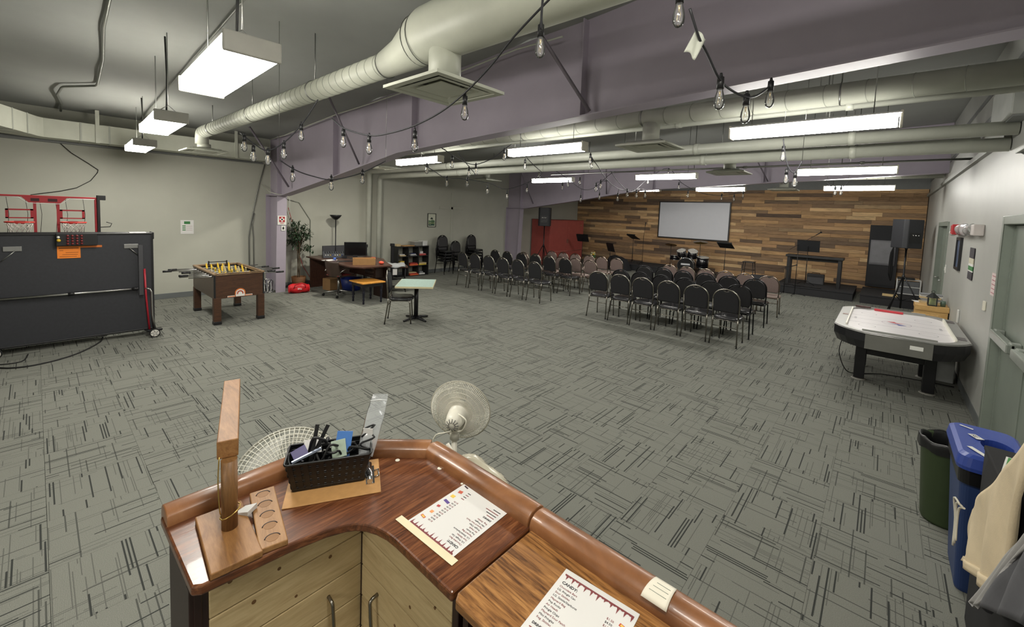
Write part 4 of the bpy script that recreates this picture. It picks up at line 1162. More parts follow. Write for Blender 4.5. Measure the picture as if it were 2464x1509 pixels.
bk = {k: mat('book_' + k, c_, .6) for k, c_ in dict(red=(160, 52, 44), white=(206, 206, 204), yellow=(206, 180, 74), orange=(206, 92, 48), teal=(70, 120, 118), grey=(130, 132, 136), pink=(196, 120, 120), navy=(44, 54, 100), tan=(190, 170, 130)).items()}
pile(7.05, .605, [(.18, .2, .03, bk['tan']), (.16, .17, .02, bk['white'])], ['tan game box in the upper left cube', 'white booklet on the tan box in the upper left cube'])
pile(7.42, .605, [(.22, .2, .025, bk['grey']), (.17, .18, .022, bk['white']), (.15, .15, .015, bk['navy'])], ['grey book in the upper middle cube', 'white book lying in the upper middle cube', 'thin navy book topmost in the upper middle cube'])
pile(7.74, .605, [(.24, .2, .03, bk['red']), (.22, .2, .02, bk['pink']), (.12, .12, .06, bk['white'])], ['red game box in the upper right cube', 'pink book on the red box in the upper right cube', 'white small box topmost in the upper right cube'])
pile(7.06, .315, [(.12, .12, .14, bk['yellow'])], ['yellow toy box in the middle left cube'])
pile(7.42, .315, [(.28, .22, .04, bk['orange']), (.24, .2, .03, bk['red'])], ['orange game box in the middle cube', 'red game box on the orange one in the middle cube'])
pile(7.73, .315, [(.28, .22, .035, bk['yellow']), (.26, .2, .03, bk['tan'])], ['yellow game box in the middle right cube', 'tan game box in the middle right cube'])
pile(7.42, .025, [(.29, .22, .03, bk['orange']), (.28, .22, .03, bk['red']), (.26, .2, .02, bk['tan'])], ['orange game box in the bottom middle cube', 'red game box in the bottom middle cube', 'tan thin box in the bottom middle cube'])
pile(7.72, .025, [(.2, .18, .04, bk['white']), (.12, .12, .05, bk['grey'])], ['white packet in the bottom right cube', 'grey small packet in the bottom right cube'])
def topbox(y, dims, m_, label, name='storage_box', lid=None):
    t = thing(name, label, 'box', (-10.5, y, .8905))
    MB().b2(-dims[1] / 2, dims[1] / 2, -dims[0] / 2, dims[0] / 2, 0, dims[2]).build('body', m_, t, bev=.006)
    if lid: MB().b2(-dims[1] / 2 - .006, dims[1] / 2 + .006, -dims[0] / 2 - .006, dims[0] / 2 + .006, dims[2], dims[2] + .02).build('lid', lid, t, bev=.006)
topbox(7.56, (.26, .24, .12), mat('grey_box', (120, 120, 116), .6), 'grey lidded storage box on top of the cube shelf', lid=mat('pale_lid', (190, 190, 182), .6))
topbox(7.82, (.17, .22, .13), bk['white'], 'white storage box at the right end of the cube shelf top', lid=white_m)
topbox(7.28, (.42, .24, .022), wood('tray_wood', (150, 106, 60), (186, 140, 86), (204, 160, 106), (3, 12, 3), .5), 'flat wooden game board on top of the cube shelf', 'game_board')
topbox(6.94, (.12, .12, .07), bk['tan'], 'small cream box at the left end of the cube shelf top')

# ---- framed print on the left wall
t = thing('framed_print', 'small framed green landscape print on the left wall', 'picture', (-10.667, 8.25, 1.655))
MB().b2(0, .02, -.16, -.145, -.215, .215).b2(0, .02, .145, .16, -.215, .215).b2(0, .02, -.145, .145, .2, .215).b2(0, .02, -.145, .145, -.215, -.2).build('frame', black_m, t)
MB().b2(0, .006, -.145, .145, -.2, .2).build('print_sheet', mat('print_cream', (206, 208, 190), .6), t)
for k, (z0, z1, c_) in enumerate(((-.06, .0, (90, 120, 90)), (-.12, -.06, (120, 140, 100)), (-.17, -.12, (60, 90, 80)))):
    MB()._add([(.0065, -.12, z0), (.0065, .12, z0), (.0065, .12, z1 - .01), (.0065, .03, z1 + .015), (.0065, -.05, z1 - .012), (.0065, -.12, z1)], [(0, 1, 2, 3, 4, 5)]).build('hill_print', mat('hill%d' % k, c_, .6), t)
MB()._add([(.0067, .05 * math.cos(a * math.pi / 10), .03 + .06 * math.sin(a * math.pi / 10)) for a in range(11)], [tuple(range(11))]).build('sun_print', mat('sunprint', (50, 60, 56), .6), t)
# wooden cross relief painted into the wall
m = MB().b2(0, .02, 9.02, 9.10, .95, 2.55).b2(0, .02, 8.55, 9.55, 2.02, 2.10)
o = m.build('wall_cross', wall_m, None, (XL, 0, 0), bev=.004)
tag(o, 'large plain cross on the left wall painted like the wall', 'cross')

# ------------------------------------------------------------ stacking chairs
def make_chair(pad, tube, seat_m, h=.92, metal_name='frame'):
    """banquet chair facing +y, origin on the floor under the seat"""
    t = thing('banquet_chair', 'x', 'chair')
    k = h / .92
    zb, zt = .535 * k, h
    r = .012
    def by(z): return -.17 - .045 * max(0, (z - .46 * k)) / (.46 * k)
    W = .198
    arch = [(-W + .012, .45 * k), (-W, .58 * k), (-W, zt - .19)]
    for i in range(13):
        a = math.pi - math.pi * i / 12
        arch.append((W * math.cos(a), zt - .19 + .178 * math.sin(a)))
    arch += [(W, .58 * k), (W - .012, .45 * k)]
    MB().tube([(x, by(z), z) for x, z in arch], r, 8).build('back_frame', tube, t)
    # padded back with a hand-hold notch at the top
    Wp = W - .012
    poly = [(-Wp + .02, zb), (Wp - .02, zb), (Wp, zb + .05), (Wp, zt - .19)]
    for i in range(1, 6):
        a = math.pi * i / 12
        poly.append((Wp * math.cos(a) , zt - .19 + (.178 - .014) * math.sin(a)))
    nt = zt - .045
    poly += [(.05, nt + .008), (.03, nt - .006), (0, nt - .012), (-.03, nt - .006), (-.05, nt + .008)]
    for i in range(7, 12):
        a = math.pi * i / 12
        poly.append((Wp * math.cos(a), zt - .19 + (.178 - .014) * math.sin(a)))
    poly += [(-Wp, zt - .19), (-Wp, zb + .05)]
    m = MB(); n = len(poly)
    cx = 0; cz_ = sum(p[1] for p in poly) / n
    rings = [(.93, -.019), (1.0, -.010), (1.0, .016), (.90, .034)]
    vs = []
    for sc, dy in rings:
        for x, z in poly:
            zz = cz_ + (z - cz_) * sc
            vs.append((x * sc, by(zz) + dy, zz))
    fs = []
    for q in range(len(rings) - 1):
        fs += [(q * n + i, q * n + (i + 1) % n, (q + 1) * n + (i + 1) % n, (q + 1) * n + i) for i in range(n)]
    fs += [tuple(range(n)), tuple(range((len(rings) - 1) * n, len(rings) * n))]
    m._add(vs, fs, False); m.build('backrest', pad, t)
    MB().tube([(.062, by(nt) - .004, nt + .026), (.04, by(nt) - .004, nt + .002), (0, by(nt) - .004, nt - .008), (-.04, by(nt) - .004, nt + .002), (-.062, by(nt) - .004, nt + .026)], .005, 6).build('handhold_trim', tube, t)
    # seat cushion
    sz = .43 * k
    def seat(u, v):
        a = 2 * math.pi * v
        ex = abs(math.cos(a)) ** .55 * (1 if math.cos(a) > 0 else -1); ey = abs(math.sin(a)) ** .55 * (1 if math.sin(a) > 0 else -1)
        prof = [(0.001, .028), (.6, .03), (.9, .026), (1.0, .008), (1.0, -.012), (.93, -.024), (.001, -.024)]
        q = u * 6; i = min(int(q), 5); f = q - i
        rr = prof[i][0] * (1 - f) + prof[i + 1][0] * f; zz = prof[i][1] * (1 - f) + prof[i + 1][1] * f
        return (.205 * rr * ex, .035 + .205 * rr * ey, sz + zz)
    MB().grid(seat, 6, 28).build('seat', seat_m, t)
    MB().tube([(-.17, -.15, sz - .03), (-.17, .19, sz - .03), (.17, .19, sz - .03), (.17, -.15, sz - .03)], .009, 6, closed=True).build('seat_frame', tube, t)
    for s in (-1, 1):
        MB().tube([(s * (W - .012), by(.45 * k), .45 * k), (s * (W - .014), -.175, sz - .06), (s * (W + .005), -.225, .012)], [r, r, .010], 8).build('leg', tube, t)
        MB().tube([(s * .17, .17, sz - .028), (s * .172, .185, sz - .06), (s * .178, .21, .012)], [r, r, .010], 8).build('leg', tube, t)
        for (x, y) in ((s * (W + .005), -.225), (s * .178, .21)): MB().cyl((x, y, 0), (x, y, .022), .0135, .0125, 8).build('foot_cap', rubber_m, t)
    MB().tube([(-.175, -.19, .30 * k), (.175, -.19, .30 * k)], .007, 6).build('stretcher', tube, t)
    return t
blackA = make_chair(fabric_m, dull_m, mat('seat_vinyl', (44, 44, 46), .22, var=.08, scale=20, bump=.06, bscale=260))
blackB = make_chair(mat('black_back_vinyl', (30, 29, 31), .45, var=.08, scale=20, bump=.08, bscale=260), mat('black_tube', (40, 40, 42), .25, .7, var=.05), vinyl_m)
mauve = make_chair(mauve_m, mat('bronze_tube', (150, 138, 126), .2, 1.0, var=.04), mat('mauve_vinyl', (140, 122, 114), .45, var=.06), .87)
used = set()
def place(proto, x, y, rz, label, group, z=0.0):
    if proto.name in used: o = copy_tree(proto)
    else: o = proto; used.add(proto.name)
    o.location = (x, y, z); o.rotation_euler = (0, 0, rz)
    o['label'] = label; o['group'] = group; o['category'] = 'chair'
    return o
rowdefs = [
    ('R1', blackA, 7.46, -4.14, -1.80, 'black chair from the left in the nearest right-hand row'),
    ('R2', blackB, 8.16, -4.00, -1.80, 'black chair from the left in the second right-hand row'),
    ('R3', blackB, 9.29, -4.00, -1.78, 'black chair from the left in the third right-hand row'),
    ('R4', mauve, 10.54, -3.90, -1.78, 'mauve chair from the left in the front right-hand row by the stage'),
    ('L1', blackA, 7.62, -8.25, -5.82, 'black chair from the left in the nearest left-hand row'),
    ('L2', blackA, 8.92, -8.28, -5.88, 'black chair from the left in the second left-hand row'),
    ('L3', mauve, 9.55, -7.75, -5.55, 'mauve chair from the left in the third left-hand row'),
    ('L4', mauve, 10.75, -7.63, -5.44, 'mauve chair from the left in the front left-hand row by the stage')]
rj = random.Random(5)
for nm, pr_, y, x0, x1, lab in rowdefs:
    for i in range(6):
        x = x0 + (x1 - x0) * i / 5
        place(pr_, x + rj.uniform(-.008, .008), y + rj.uniform(-.02, .02), R(rj.uniform(-2.2, 2.2)) + (R(-4) if nm[0] == 'L' else R(3) if nm == 'R1' and i in (0,) else 0), ORD[i] + ' ' + lab, 'chairs set in rows facing the stage')
place(blackA, -6.28, 4.21, R(-40), 'single black chair pulled up to the pale green cafe table', 'loose black chairs')
stk = [((-10.28, 8.50), 4, 'tall chair stack beside the cube shelf'), ((-10.22, 9.03), 2, 'short chair stack between the two tall stacks'), ((-10.26, 9.72), 4, 'tall chair stack nearest the far purple column')]
for (x, y), n, lab in stk:
    for k in range(n):
        pos = 'bottom' if k == 0 else 'topmost' if k == n - 1 else ORD[k] + ' from the bottom'
        place(blackB, x + k * .022, y, R(-90), 'black chair ' + pos + ' of the ' + lab, 'black chairs stacked at the left wall', z=k * .095)

# ------------------------------------------------------------ stage end
scr = thing('projection_screen', 'white projection screen with black border on the plank wall', 'screen', (-5.49, YF - .09, 0))
MB().b2(-1.27, 1.27, -.012, .012, 1.29, 2.64).build('screen_sheet', mat('screen_white', (212, 214, 220), .6, var=.01), scr)
MB().b2(-1.31, -1.27, -.018, .018, 1.25, 2.68).b2(1.27, 1.31, -.018, .018, 1.25, 2.68).b2(-1.27, 1.27, -.018, .018, 2.64, 2.68).b2(-1.27, 1.27, -.018, .018, 1.25, 1.29).build('border', black_m, scr)
stage_m = mat('stage_carpet', (38, 38, 41), .95, var=.15, scale=40)
def platform(name, x0, x1, y0, y1, h, label):
    t = thing(name, label, 'platform', ((x0 + x1) / 2, (y0 + y1) / 2, 0))
    hx, hy = (x1 - x0) / 2, (y1 - y0) / 2
    MB().b2(-hx, hx, -hy, hy, h - .03, h).build('deck', stage_m, t, bev=.006)
    MB().b2(-hx + .01, hx - .01, -hy + .01, -hy + .03, 0, h - .03).b2(-hx + .01, -hx + .03, -hy + .03, hy, 0, h - .03).b2(hx - .03, hx - .01, -hy + .03, hy, 0, h - .03).build('fascia', mat('stage_fascia', (30, 30, 33), .7), t)
    return t
platform('stage_riser', -2.32, -.50, 14.22, 16.2, .22, 'black stage platform under the keyboard table at right')
platform('stage_riser', -.37, XR - .02, 14.24, 16.2, .22, 'black platform in the right corner under the tall black cabinet')
platform('stage_riser', -7.6, -6.05, 14.9, 16.3, .22, 'black stage platform at left below the screen')
platform('stage_riser', -6.0, -2.6, 15.05, 16.3, .08, 'low black drum riser in front of the plank wall')

# red cabinet
redc = mat('red_lacquer', (168, 82, 76), .35, var=.05)
t = thing('red_cabinet', 'large red cabinet at the left end of the stage wall', 'cabinet', (-10.145, 14.4, 0))
MB().b2(-.455, .44, -1.2, 1.2, .03, 1.77).build('body', redc, t, bev=.004)
MB().b2(-.46, .455, -1.205, 1.205, 0, .03).b2(-.46, .46, -1.206, 1.206, 1.77, 1.785).build('plinth', mat('red_dark', (128, 56, 52), .45), t)
for k in range(2):
    d = MB().b2(.44, .458, -1.19 + k * 1.2, -.01 + k * 1.2, .06, 1.75).build('door', redc, t, bev=.004)
    MB().b2(.458, .475, -.04 + k * .04 - .01 if k == 0 else .03, -.02 if k == 0 else .05, .85, 1.0).build('handle', chrome_m, d)
MB().b2(.458, .462, .95, 1.03, 1.56, 1.59).build('name_plate', chrome_m, t)
MB().tube([(.475, -1.15, .52), (.475, 1.15, .54)], .012, 6).build('rail', mat('pale_red', (190, 120, 110), .5), t)

# loudspeakers on tripods
def tripod(x, y, zt, label, spread=.48):
    t = thing('speaker_stand', label, 'speaker stand', (x, y, 0), R(25))
    MB().cyl((0, 0, .12), (0, 0, zt), .018, n=12).build('pole', blackm_m, t)
    MB().cyl((0, 0, .8), (0, 0, .9), .028, n=12).build('collar', black_m, t)
    for k in range(3):
        a = R(90 + 120 * k)
        l = MB().tube([(.02 * math.cos(a), .02 * math.sin(a), .86), (spread * math.cos(a), spread * math.sin(a), .02)], .013, 8).build('leg', blackm_m, t)
        MB().sph((spread * math.cos(a), spread * math.sin(a), .02), .02, 10, 6).build('rubber_foot', rubber_m, l)
        MB().tube([(.02 * math.cos(a), .02 * math.sin(a), .3), (spread * .5 * math.cos(a), spread * .5 * math.sin(a), .45)], .008, 6).build('strut', blackm_m, t)
    return t
def speaker(x, y, z, rz, label, w=.43, d=.40, h=.66):
    t = thing('loudspeaker', label, 'loudspeaker', (x, y, z), rz)
    poly = [(-w / 2, -d / 2 + .06), (-w / 2 + .06, -d / 2), (w / 2 - .06, -d / 2), (w / 2, -d / 2 + .06), (w / 2, d / 2 - .02), (w * .3, d / 2), (-w * .3, d / 2), (-w / 2, d / 2 - .02)]
    MB().prism(poly, 0, h).build('cabinet', mat('speaker_black', (40, 41, 45), .6, var=.1, scale=60), t, bev=.012)
    MB().b2(-w * .3 + .02, w * .3 - .02, d / 2, d / 2 + .006, .03, h - .03).build('grille', mat('grille_black', (24, 24, 26), .7), t)
    MB().b2(-.12, .12, -d / 2 - .004, -d / 2, .12, .36).build('rear_panel', black_m, t)
    for k in range(3): MB().cyl((-.06 + k * .06, -d / 2 - .02, .3), (-.06 + k * .06, -d / 2, .3), .012, n=8).build('knob', chrome_m, t)
    MB().cyl((0, 0, -.03), (0, 0, .0), .028, n=12).build('pole_cup', black_m, t)
    return t
tripod(-9.22, 12.2, 1.53, 'black tripod stand holding the left loudspeaker')
speaker(-9.22, 12.2, 1.56, R(30), 'black loudspeaker in front of the red cabinet')
tripod(.40, 13.35, 1.50, 'black tripod stand holding the right loudspeaker', .42)
speaker(.40, 13.35, 1.53, R(38), 'black loudspeaker in the right corner')

def music_stand(x, y, z0, zt, rz, label, tilt=35, w=.48):
    t = thing('music_stand', label, 'music stand', (x, y, z0), rz)
    dk = MB().at((0, 0, zt - z0), R(-90 + tilt), 0, 0)
    dk.b2(-w / 2, w / 2, -.16, .16, -.004, .004).b2(-w / 2, w / 2, -.165, -.155, -.004, .045)
    dk.build('desk', mat('music_black', (22, 24, 28), .5), t)
    MB().cyl((0, 0, .1), (0, 0, zt - z0), .008, n=8).build('pole', blackm_m, t)
    MB().cyl((0, 0, .1), (0, 0, .62), .012, n=8).build('lower_pole', blackm_m, t)
    for k in range(3):
        a = R(30 + 120 * k)
        MB().tube([(0, 0, .16), (.24 * math.cos(a), .24 * math.sin(a), .012)], .007, 6).build('leg', blackm_m, t)
    return t
music_stand(-8.9, 14.3, 0, 1.10, R(10), 'black music stand in front of the red cabinet')
music_stand(-7.2, 15.2, .22, 1.24, R(-25), 'black music stand at the microphone left of the screen', 62)
music_stand(-7.64, 14.25, 0, .84, R(-30), 'low black music stand over the covered monitor', 20)
music_stand(-3.95, 15.3, .08, 1.17, R(-8), 'black music stand below the right end of the screen', 58)
music_stand(-1.62, 14.75, .22, 1.36, 0, 'black music stand at the keyboard table', 12, .54)

def mic_stand(x, y, z0, base, h, boom, label):
    t = thing('microphone_stand', label, 'microphone stand', (x, y, z0))
    MB().cyl((0, 0, .02), (0, 0, h), .008, n=8).build('pole', blackm_m, t)
    for k in range(3):
        a = R(20 + 120 * k)
        MB().tube([(0, 0, .08), (.26 * math.cos(a), .26 * math.sin(a), .01)], .007, 6).build('leg', blackm_m, t)
    a, b = boom
    MB().tube([a, b], .006, 6).build('boom', blackm_m, t)
    d = (Vector(b) - Vector(a)).normalized()
    MB().cyl(Vector(b), Vector(b) + d * .12, .011, .014, 10).sph(Vector(b) + d * .14, .024, 10, 7).build('microphone', blackm_m, t)
    return t
mic_stand(-6.86, 15.35, .22, 0, 1.1, ((0, 0, 1.05), (.06, -.05, 1.45)), 'microphone stand with upright boom left of the screen')
mic_stand(-1.76, 14.0, 0, 0, 1.42, ((-.2, 0, 1.27), (.36, .05, 1.70)), 'microphone stand with angled boom by the keyboard table')
mic_stand(-2.02, 14.02, 0, 0, .78, ((-.1, 0, .72), (.12, .0, .80)), 'short microphone stand beside the wedge monitor')

# black cloth over a floor monitor
t = thing('covered_monitor', 'floor monitor draped in black cloth at the left stage', 'monitor', (-7.45, 14.55, 0), R(-20))
def drape(u, v):
    x = -.42 + .84 * u; y = -.3 + .6 * v
    e = max(abs(2 * u - 1), abs(2 * v - 1))
    h = .55 if e < .62 else .55 * (1 - ((e - .62) / .38) ** 1.3) + .004
    h *= 1 - .25 * u
    return (x, y, max(.004, h + .012 * math.sin(14 * u + 9 * v)))
MB().grid(drape, 26, 22).build('cloth', mat('black_cloth', (26, 26, 30), .85, var=.2, scale=12), t)
MB().b2(-.22, .2, -.17, .17, .0, .36).build('cabinet', black_m, t)
# flowers
t = thing('flower_arrangement', 'small arrangement of cream and yellow flowers beside the red cabinet', 'flowers', (-8.55, 14.6, 0))
MB().lathe([(.001, 0), (.1, 0), (.12, .3), (.105, .3), (.001, .28)], 16).build('vase', mat('vase_dark', (60, 50, 44), .5), t)
rf = random.Random(4)
gm = MB()
for k in range(26):
    a, q = rf.uniform(0, 6.28), rf.uniform(.02, .17); z = .38 + rf.uniform(0, .16)
    gm.tube([(0, 0, .26), (q * .5 * math.cos(a), q * .5 * math.sin(a), .36), (q * math.cos(a), q * math.sin(a), z)], .004, 4)
gm.build('stems', green_m, t)
for k in range(9):
    a, q = rf.uniform(0, 6.28), rf.uniform(.0, .15)
    MB().sph((q * math.cos(a), q * math.sin(a), .47 + rf.uniform(0, .1)), (.04, .04, .032), 10, 6).build('bloom', (mat('bloom_cream', (226, 216, 170), .7), yellow_m)[k % 2], t)
# drum kit
t = thing('drum_kit', 'black drum kit with chrome hardware below the screen', 'drum kit', (-5.25, 15.45, .08), R(12))
shell = mat('drum_shell', (18, 18, 22), .15, var=0, coat=.5); head = mat('drum_head', (196, 194, 186), .5)
def drum(c, r, d, axis, nm):
    c, ax = Vector(c), Vector(axis).normalized()
    o = MB().cyl(c - ax * d / 2, c + ax * d / 2, r, n=28).build(nm, shell, t)
    for s in (-1, 1):
        u, w_ = MB().frame(ax)
        p = c + ax * (s * d / 2)
        MB().tube([p + (u * math.cos(a * math.pi / 14) + w_ * math.sin(a * math.pi / 14)) * (r + .004) for a in range(28)], .009, 6, closed=True).build('hoop', chrome_m, o)
        MB().cyl(p, p + ax * s * .004, r - .006, n=28).build('drum_head', head if s > 0 else shell, o)
    u, w_ = MB().frame(ax)
    for k in range(6):
        q = c + (u * math.cos(k * math.pi / 3) + w_ * math.sin(k * math.pi / 3)) * (r + .012)
        MB().tube([q - ax * d * .42, q + ax * d * .42], .006, 6).build('lug', chrome_m, o)
    return o
bd = drum((0, 0, .28), .27, .38, (0, 1, 0), 'bass_drum')
MB().b2(-.15, .15, -.205, -.197, .30, .36).build('badge_strip', mat('badge_grey', (190, 192, 194), .4), bd)
drum((-.17, -.02, .70), .15, .22, (-.15, -.45, 1), 'rack_tom'); drum((.19, -.02, .70), .165, .24, (.15, -.45, 1), 'rack_tom')
drum((.52, .15, .42), .2, .36, (.05, -.15, 1), 'floor_tom'); drum((-.42, .22, .5), .175, .15, (0, .05, 1), 'snare_drum')
MB().tube([(0, 0, .54), (0, .02, .72), (-.12, .02, .72)], .012, 6).tube([(0, .02, .7), (.12, .02, .72)], .012, 6).build('tom_holder', chrome_m, t)
cym = mat('cymbal_bronze', (120, 96, 52), .3, .9)
for (x, y, z, r, rx) in ((.42, .05, 1.14, .24, .22), (-.55, .0, .98, .2, -.3)):
    s = MB().tube([(x, y, .02), (x, y, z)], .009, 6).build('cymbal_stand', blackm_m, t)
    m = MB().at((x, y, z), rx, 0, 0); m.lathe([(.001, .016), (.03, .014), (.05, .004), (r, -.012), (r, -.015), (.05, .001), (.001, .010)], 24)
    m.build('cymbal', cym, s)
    for k in range(3):
        a = R(120 * k + 40); MB().tube([(x, y, .16), (x + .2 * math.cos(a), y + .2 * math.sin(a), .01)], .006, 5).build('leg', blackm_m, s)
for x in (-.52, .66):
    MB().tube([(x, .15, .0), (x, .15, .4)], .008, 5).build('drum_leg', chrome_m, t)
# stool
t = thing('bar_stool', 'dark metal stool standing between the drums and the keyboard table', 'stool', (-3.1, 14.75, 0))
for sx in (-1, 1):
    for sy in (-1, 1): MB().tube([(sx * .13, sy * .13, .74), (sx * .19, sy * .19, 0)], .011, 6).build('leg', blackm_m, t)
for z, q in ((.25, .175), (.5, .155)): MB().tube([(-q, -q, z), (q, -q, z), (q, q, z), (-q, q, z)], .008, 6, closed=True).build('foot_ring', blackm_m, t)
MB().b2(-.16, .16, -.16, .16, .74, .765).build('seat', blackm_m, t, bev=.01)
# keyboard table on the platform
t = thing('keyboard_table', 'tall black table on the right stage platform', 'table', (-1.47, 14.95, .22))
MB().b2(-.68, .68, -.22, .25, .80, .87).build('table_top', blacks_m, t, bev=.008)
for sx in (-.6, .6):
    for sy in (-.15, .18): MB().b2(sx - .04, sx + .04, sy - .03, sy + .03, 0, .8).build('leg', blacks_m, t, bev=.004)
MB().b2(-.56, .56, .16, .19, .70, .80).build('apron', blacks_m, t)
# wedge monitor and amp
t = thing('wedge_monitor', 'black wedge floor monitor beside the keyboard table', 'monitor', (-2.62, 14.35, 0), R(20))
m = MB(); m._add([(-.3, -.22, 0), (.3, -.22, 0), (.3, .22, 0), (-.3, .22, 0), (-.3, -.16, .14), (.3, -.16, .14), (.3, .14, .42), (-.3, .14, .42)], [(0, 1, 2, 3), (4, 5, 6, 7), (0, 1, 5, 4), (1, 2, 6, 5), (2, 3, 7, 6), (3, 0, 4, 7)])
m.build('cabinet', MATS['speaker_black'], t, bev=.012)
MB().tube([(-.31, 0, .2), (-.34, 0, .24), (-.31, 0, .28)], .012, 6).build('handle', black_m, t)
t = thing('guitar_amplifier', 'grey guitar amplifier under the keyboard table', 'amplifier', (-1.45, 15.45, .22))
MB().b2(-.21, .21, -.12, .12, 0, .30).build('cabinet', mat('amp_grey', (58, 58, 60), .8), t, bev=.012)
MB().b2(-.19, .19, -.125, -.12, .02, .2).build('grille_cloth', mat('amp_cloth', (74, 74, 76), .9), t)
MB().b2(-.19, .19, -.126, -.12, .22, .28).build('control_panel', black_m, t)
MB().tube([(-.1, 0, .30), (-.09, 0, .33), (.09, 0, .33), (.1, 0, .30)], .01, 6).build('handle', black_m, t)
wire('stage_cable', 'coiled black cables on the stage platform edge', spline([(-2.1, 14.4, .235), (-1.9, 14.5, .235), (-1.7, 14.35, .235), (-1.85, 14.3, .235), (-1.6, 14.4, .235), (-1.2, 14.35, .235)]), .012, rubber_m)

# tall black panel with a grey sheet, in the right corner
t = thing('black_cabinet', 'tall black cabinet standing against the plank wall in the right corner', 'cabinet', (-.0, 16.48, 0))
MB().b2(-.33, .33, -.05, .05, .225, 2.05).build('panel', mat('panel_black', (26, 28, 32), .7), t, bev=.004)
MB().b2(-.30, .33, -.056, -.05, .30, .86).build('lower_panel', mat('panel_dark', (38, 38, 40), .7), t)
o = MB().grid(lambda u, v: (-.29 + .56 * u, .004 * math.sin(6 * v), .88 + .73 * v), 8, 8, True, .003).build('whiteboard_sheet', mat('grey_sheet', (128, 128, 132), .6), None, (0, 16.415, 0))
tag(o, 'grey writing sheet hung on the tall black cabinet', 'whiteboard')
t = thing('metal_rack', 'white metal frame rack on the right corner platform', 'rack', (.58, 15.55, .22))
wr = mat('rack_white', (206, 206, 202), .4)
for x in (-.23, .23):
    for y in (-.12, .12): MB().b2(x - .012, x + .012, y - .012, y + .012, 0, .40).build('post', wr, t)
for z in (.0, .19, .38): MB().b2(-.23, .23, -.12, -.10, z, z + .02).b2(-.23, .23, .10, .12, z, z + .02).build('rail', wr, t)
MB().b2(-.21, .21, -.1, .1, .01, .35).build('grey_case', mat('case_grey', (96, 98, 100), .6), t)
tag(MB().b2(-.17, .17, -.1, .1, 0, .05).build('rack_unit', black_m, None, (.52, 15.5, .6205), bev=.004), 'black electronic unit on top of the white rack', 'electronics')
tag(MB().b2(-.15, .15, -.08, .08, 0, .05).build('cream_box', mat('cream_wood', (206, 180, 130), .6), None, (.22, 14.6, .2205), bev=.004), 'cream wooden box on the right corner platform', 'box')
# hanging black bundle next to the panel (cables)
t = thing('cable_hank', 'hank of black cables hanging at the tall black cabinet', 'cables', (.20, 16.405, 0))
for k in range(6):
    MB().tube([(.02 * math.cos(a * .63) + (k - 3) * .008, -.004 * k, .95 + .5 * math.sin(a * .63) * (.7 + .06 * k)) for a in range(10)], .007, 5, closed=True).build('loop', rubber_m, t)
# piano bench-like wood chest with lantern and books by the right wall
t = thing('wooden_chest', 'light wooden chest behind the air hockey table', 'chest', (.655, 9.65, 0))
ply = wood('chest_ply', (170, 128, 70), (200, 160, 98), (216, 180, 120), (3, 3, 14), .5)
MB().b2(-.185, .185, -.2, .3, .0, .68).build('body', ply, t, bev=.004)
MB().b2(-.195, .195, -.21, .31, .68, .76).build('lid', ply, t, bev=.004)
t = thing('lantern', 'black candle lantern standing on the wooden chest', 'lantern', (.655, 9.52, .7605))
lb = mat('lantern_black', (30, 32, 32), .4)
MB().b2(-.055, .055, -.055, .055, 0, .015).build('base', lb, t)
for sx in (-1, 1):
    for sy in (-1, 1): MB().b2(sx * .05 - .006, sx * .05 + .006, sy * .05 - .006, sy * .05 + .006, .015, .13).build('post', lb, t)
MB().lathe([(.085, .13), (.075, .14), (.03, .19), (.012, .21), (.001, .212)], 4, smooth=False).build('roof', lb, t)
MB().tube([(.02 * math.cos(a * .63), 0, .225 + .02 * math.sin(a * .63)) for a in range(10)], .004, 5, closed=True).build('ring', lb, t)
MB().cyl((0, 0, .015), (0, 0, .11), .036, n=14).build('candle', mat('candle_wax', (214, 214, 150), .5), t)
MB().b2(-.048, .048, -.0495, -.0485, .016, .13).build('pane', glass('lantern_glass', (230, 236, 220), .12), t)
rbk = random.Random(8)
bz = .7605
for k in range(6):
    w_, h_ = rbk.uniform(.12, .15), rbk.uniform(.02, .03)
    o = MB().b2(-.13, .13, -w_ / 2 * 1.2, w_ / 2 * 1.2, 0, h_).build('book', (bk['tan'], bk['white'], bk['grey'])[k % 3], None, (.66 + rbk.uniform(-.02, .02), 9.82, bz), R(rbk.uniform(-4, 4)))
    tag(o, ('bottom', 'second', 'third', 'fourth', 'fifth', 'topmost')[k] + ' book of the pile behind the lantern', 'book', 'books piled on the wooden chest'); bz += h_ + .001
tag(MB().lathe([(.001, 0), (.03, 0), (.034, .05), (.03, .09), (.001, .09)], 12).build('green_jar', mat('jar_green', (90, 110, 96), .4), None, (.78, 9.56, .7605)), 'grey green jar on the wooden chest beside the lantern', 'jar')
tag(MB().b2(-.1, .06, -.1, .1, 0, .004).build('printed_sheet', paper_m, None, (.55, 9.86, .7605), R(12)), 'printed paper sheet sticking out at the chest edge', 'paper')

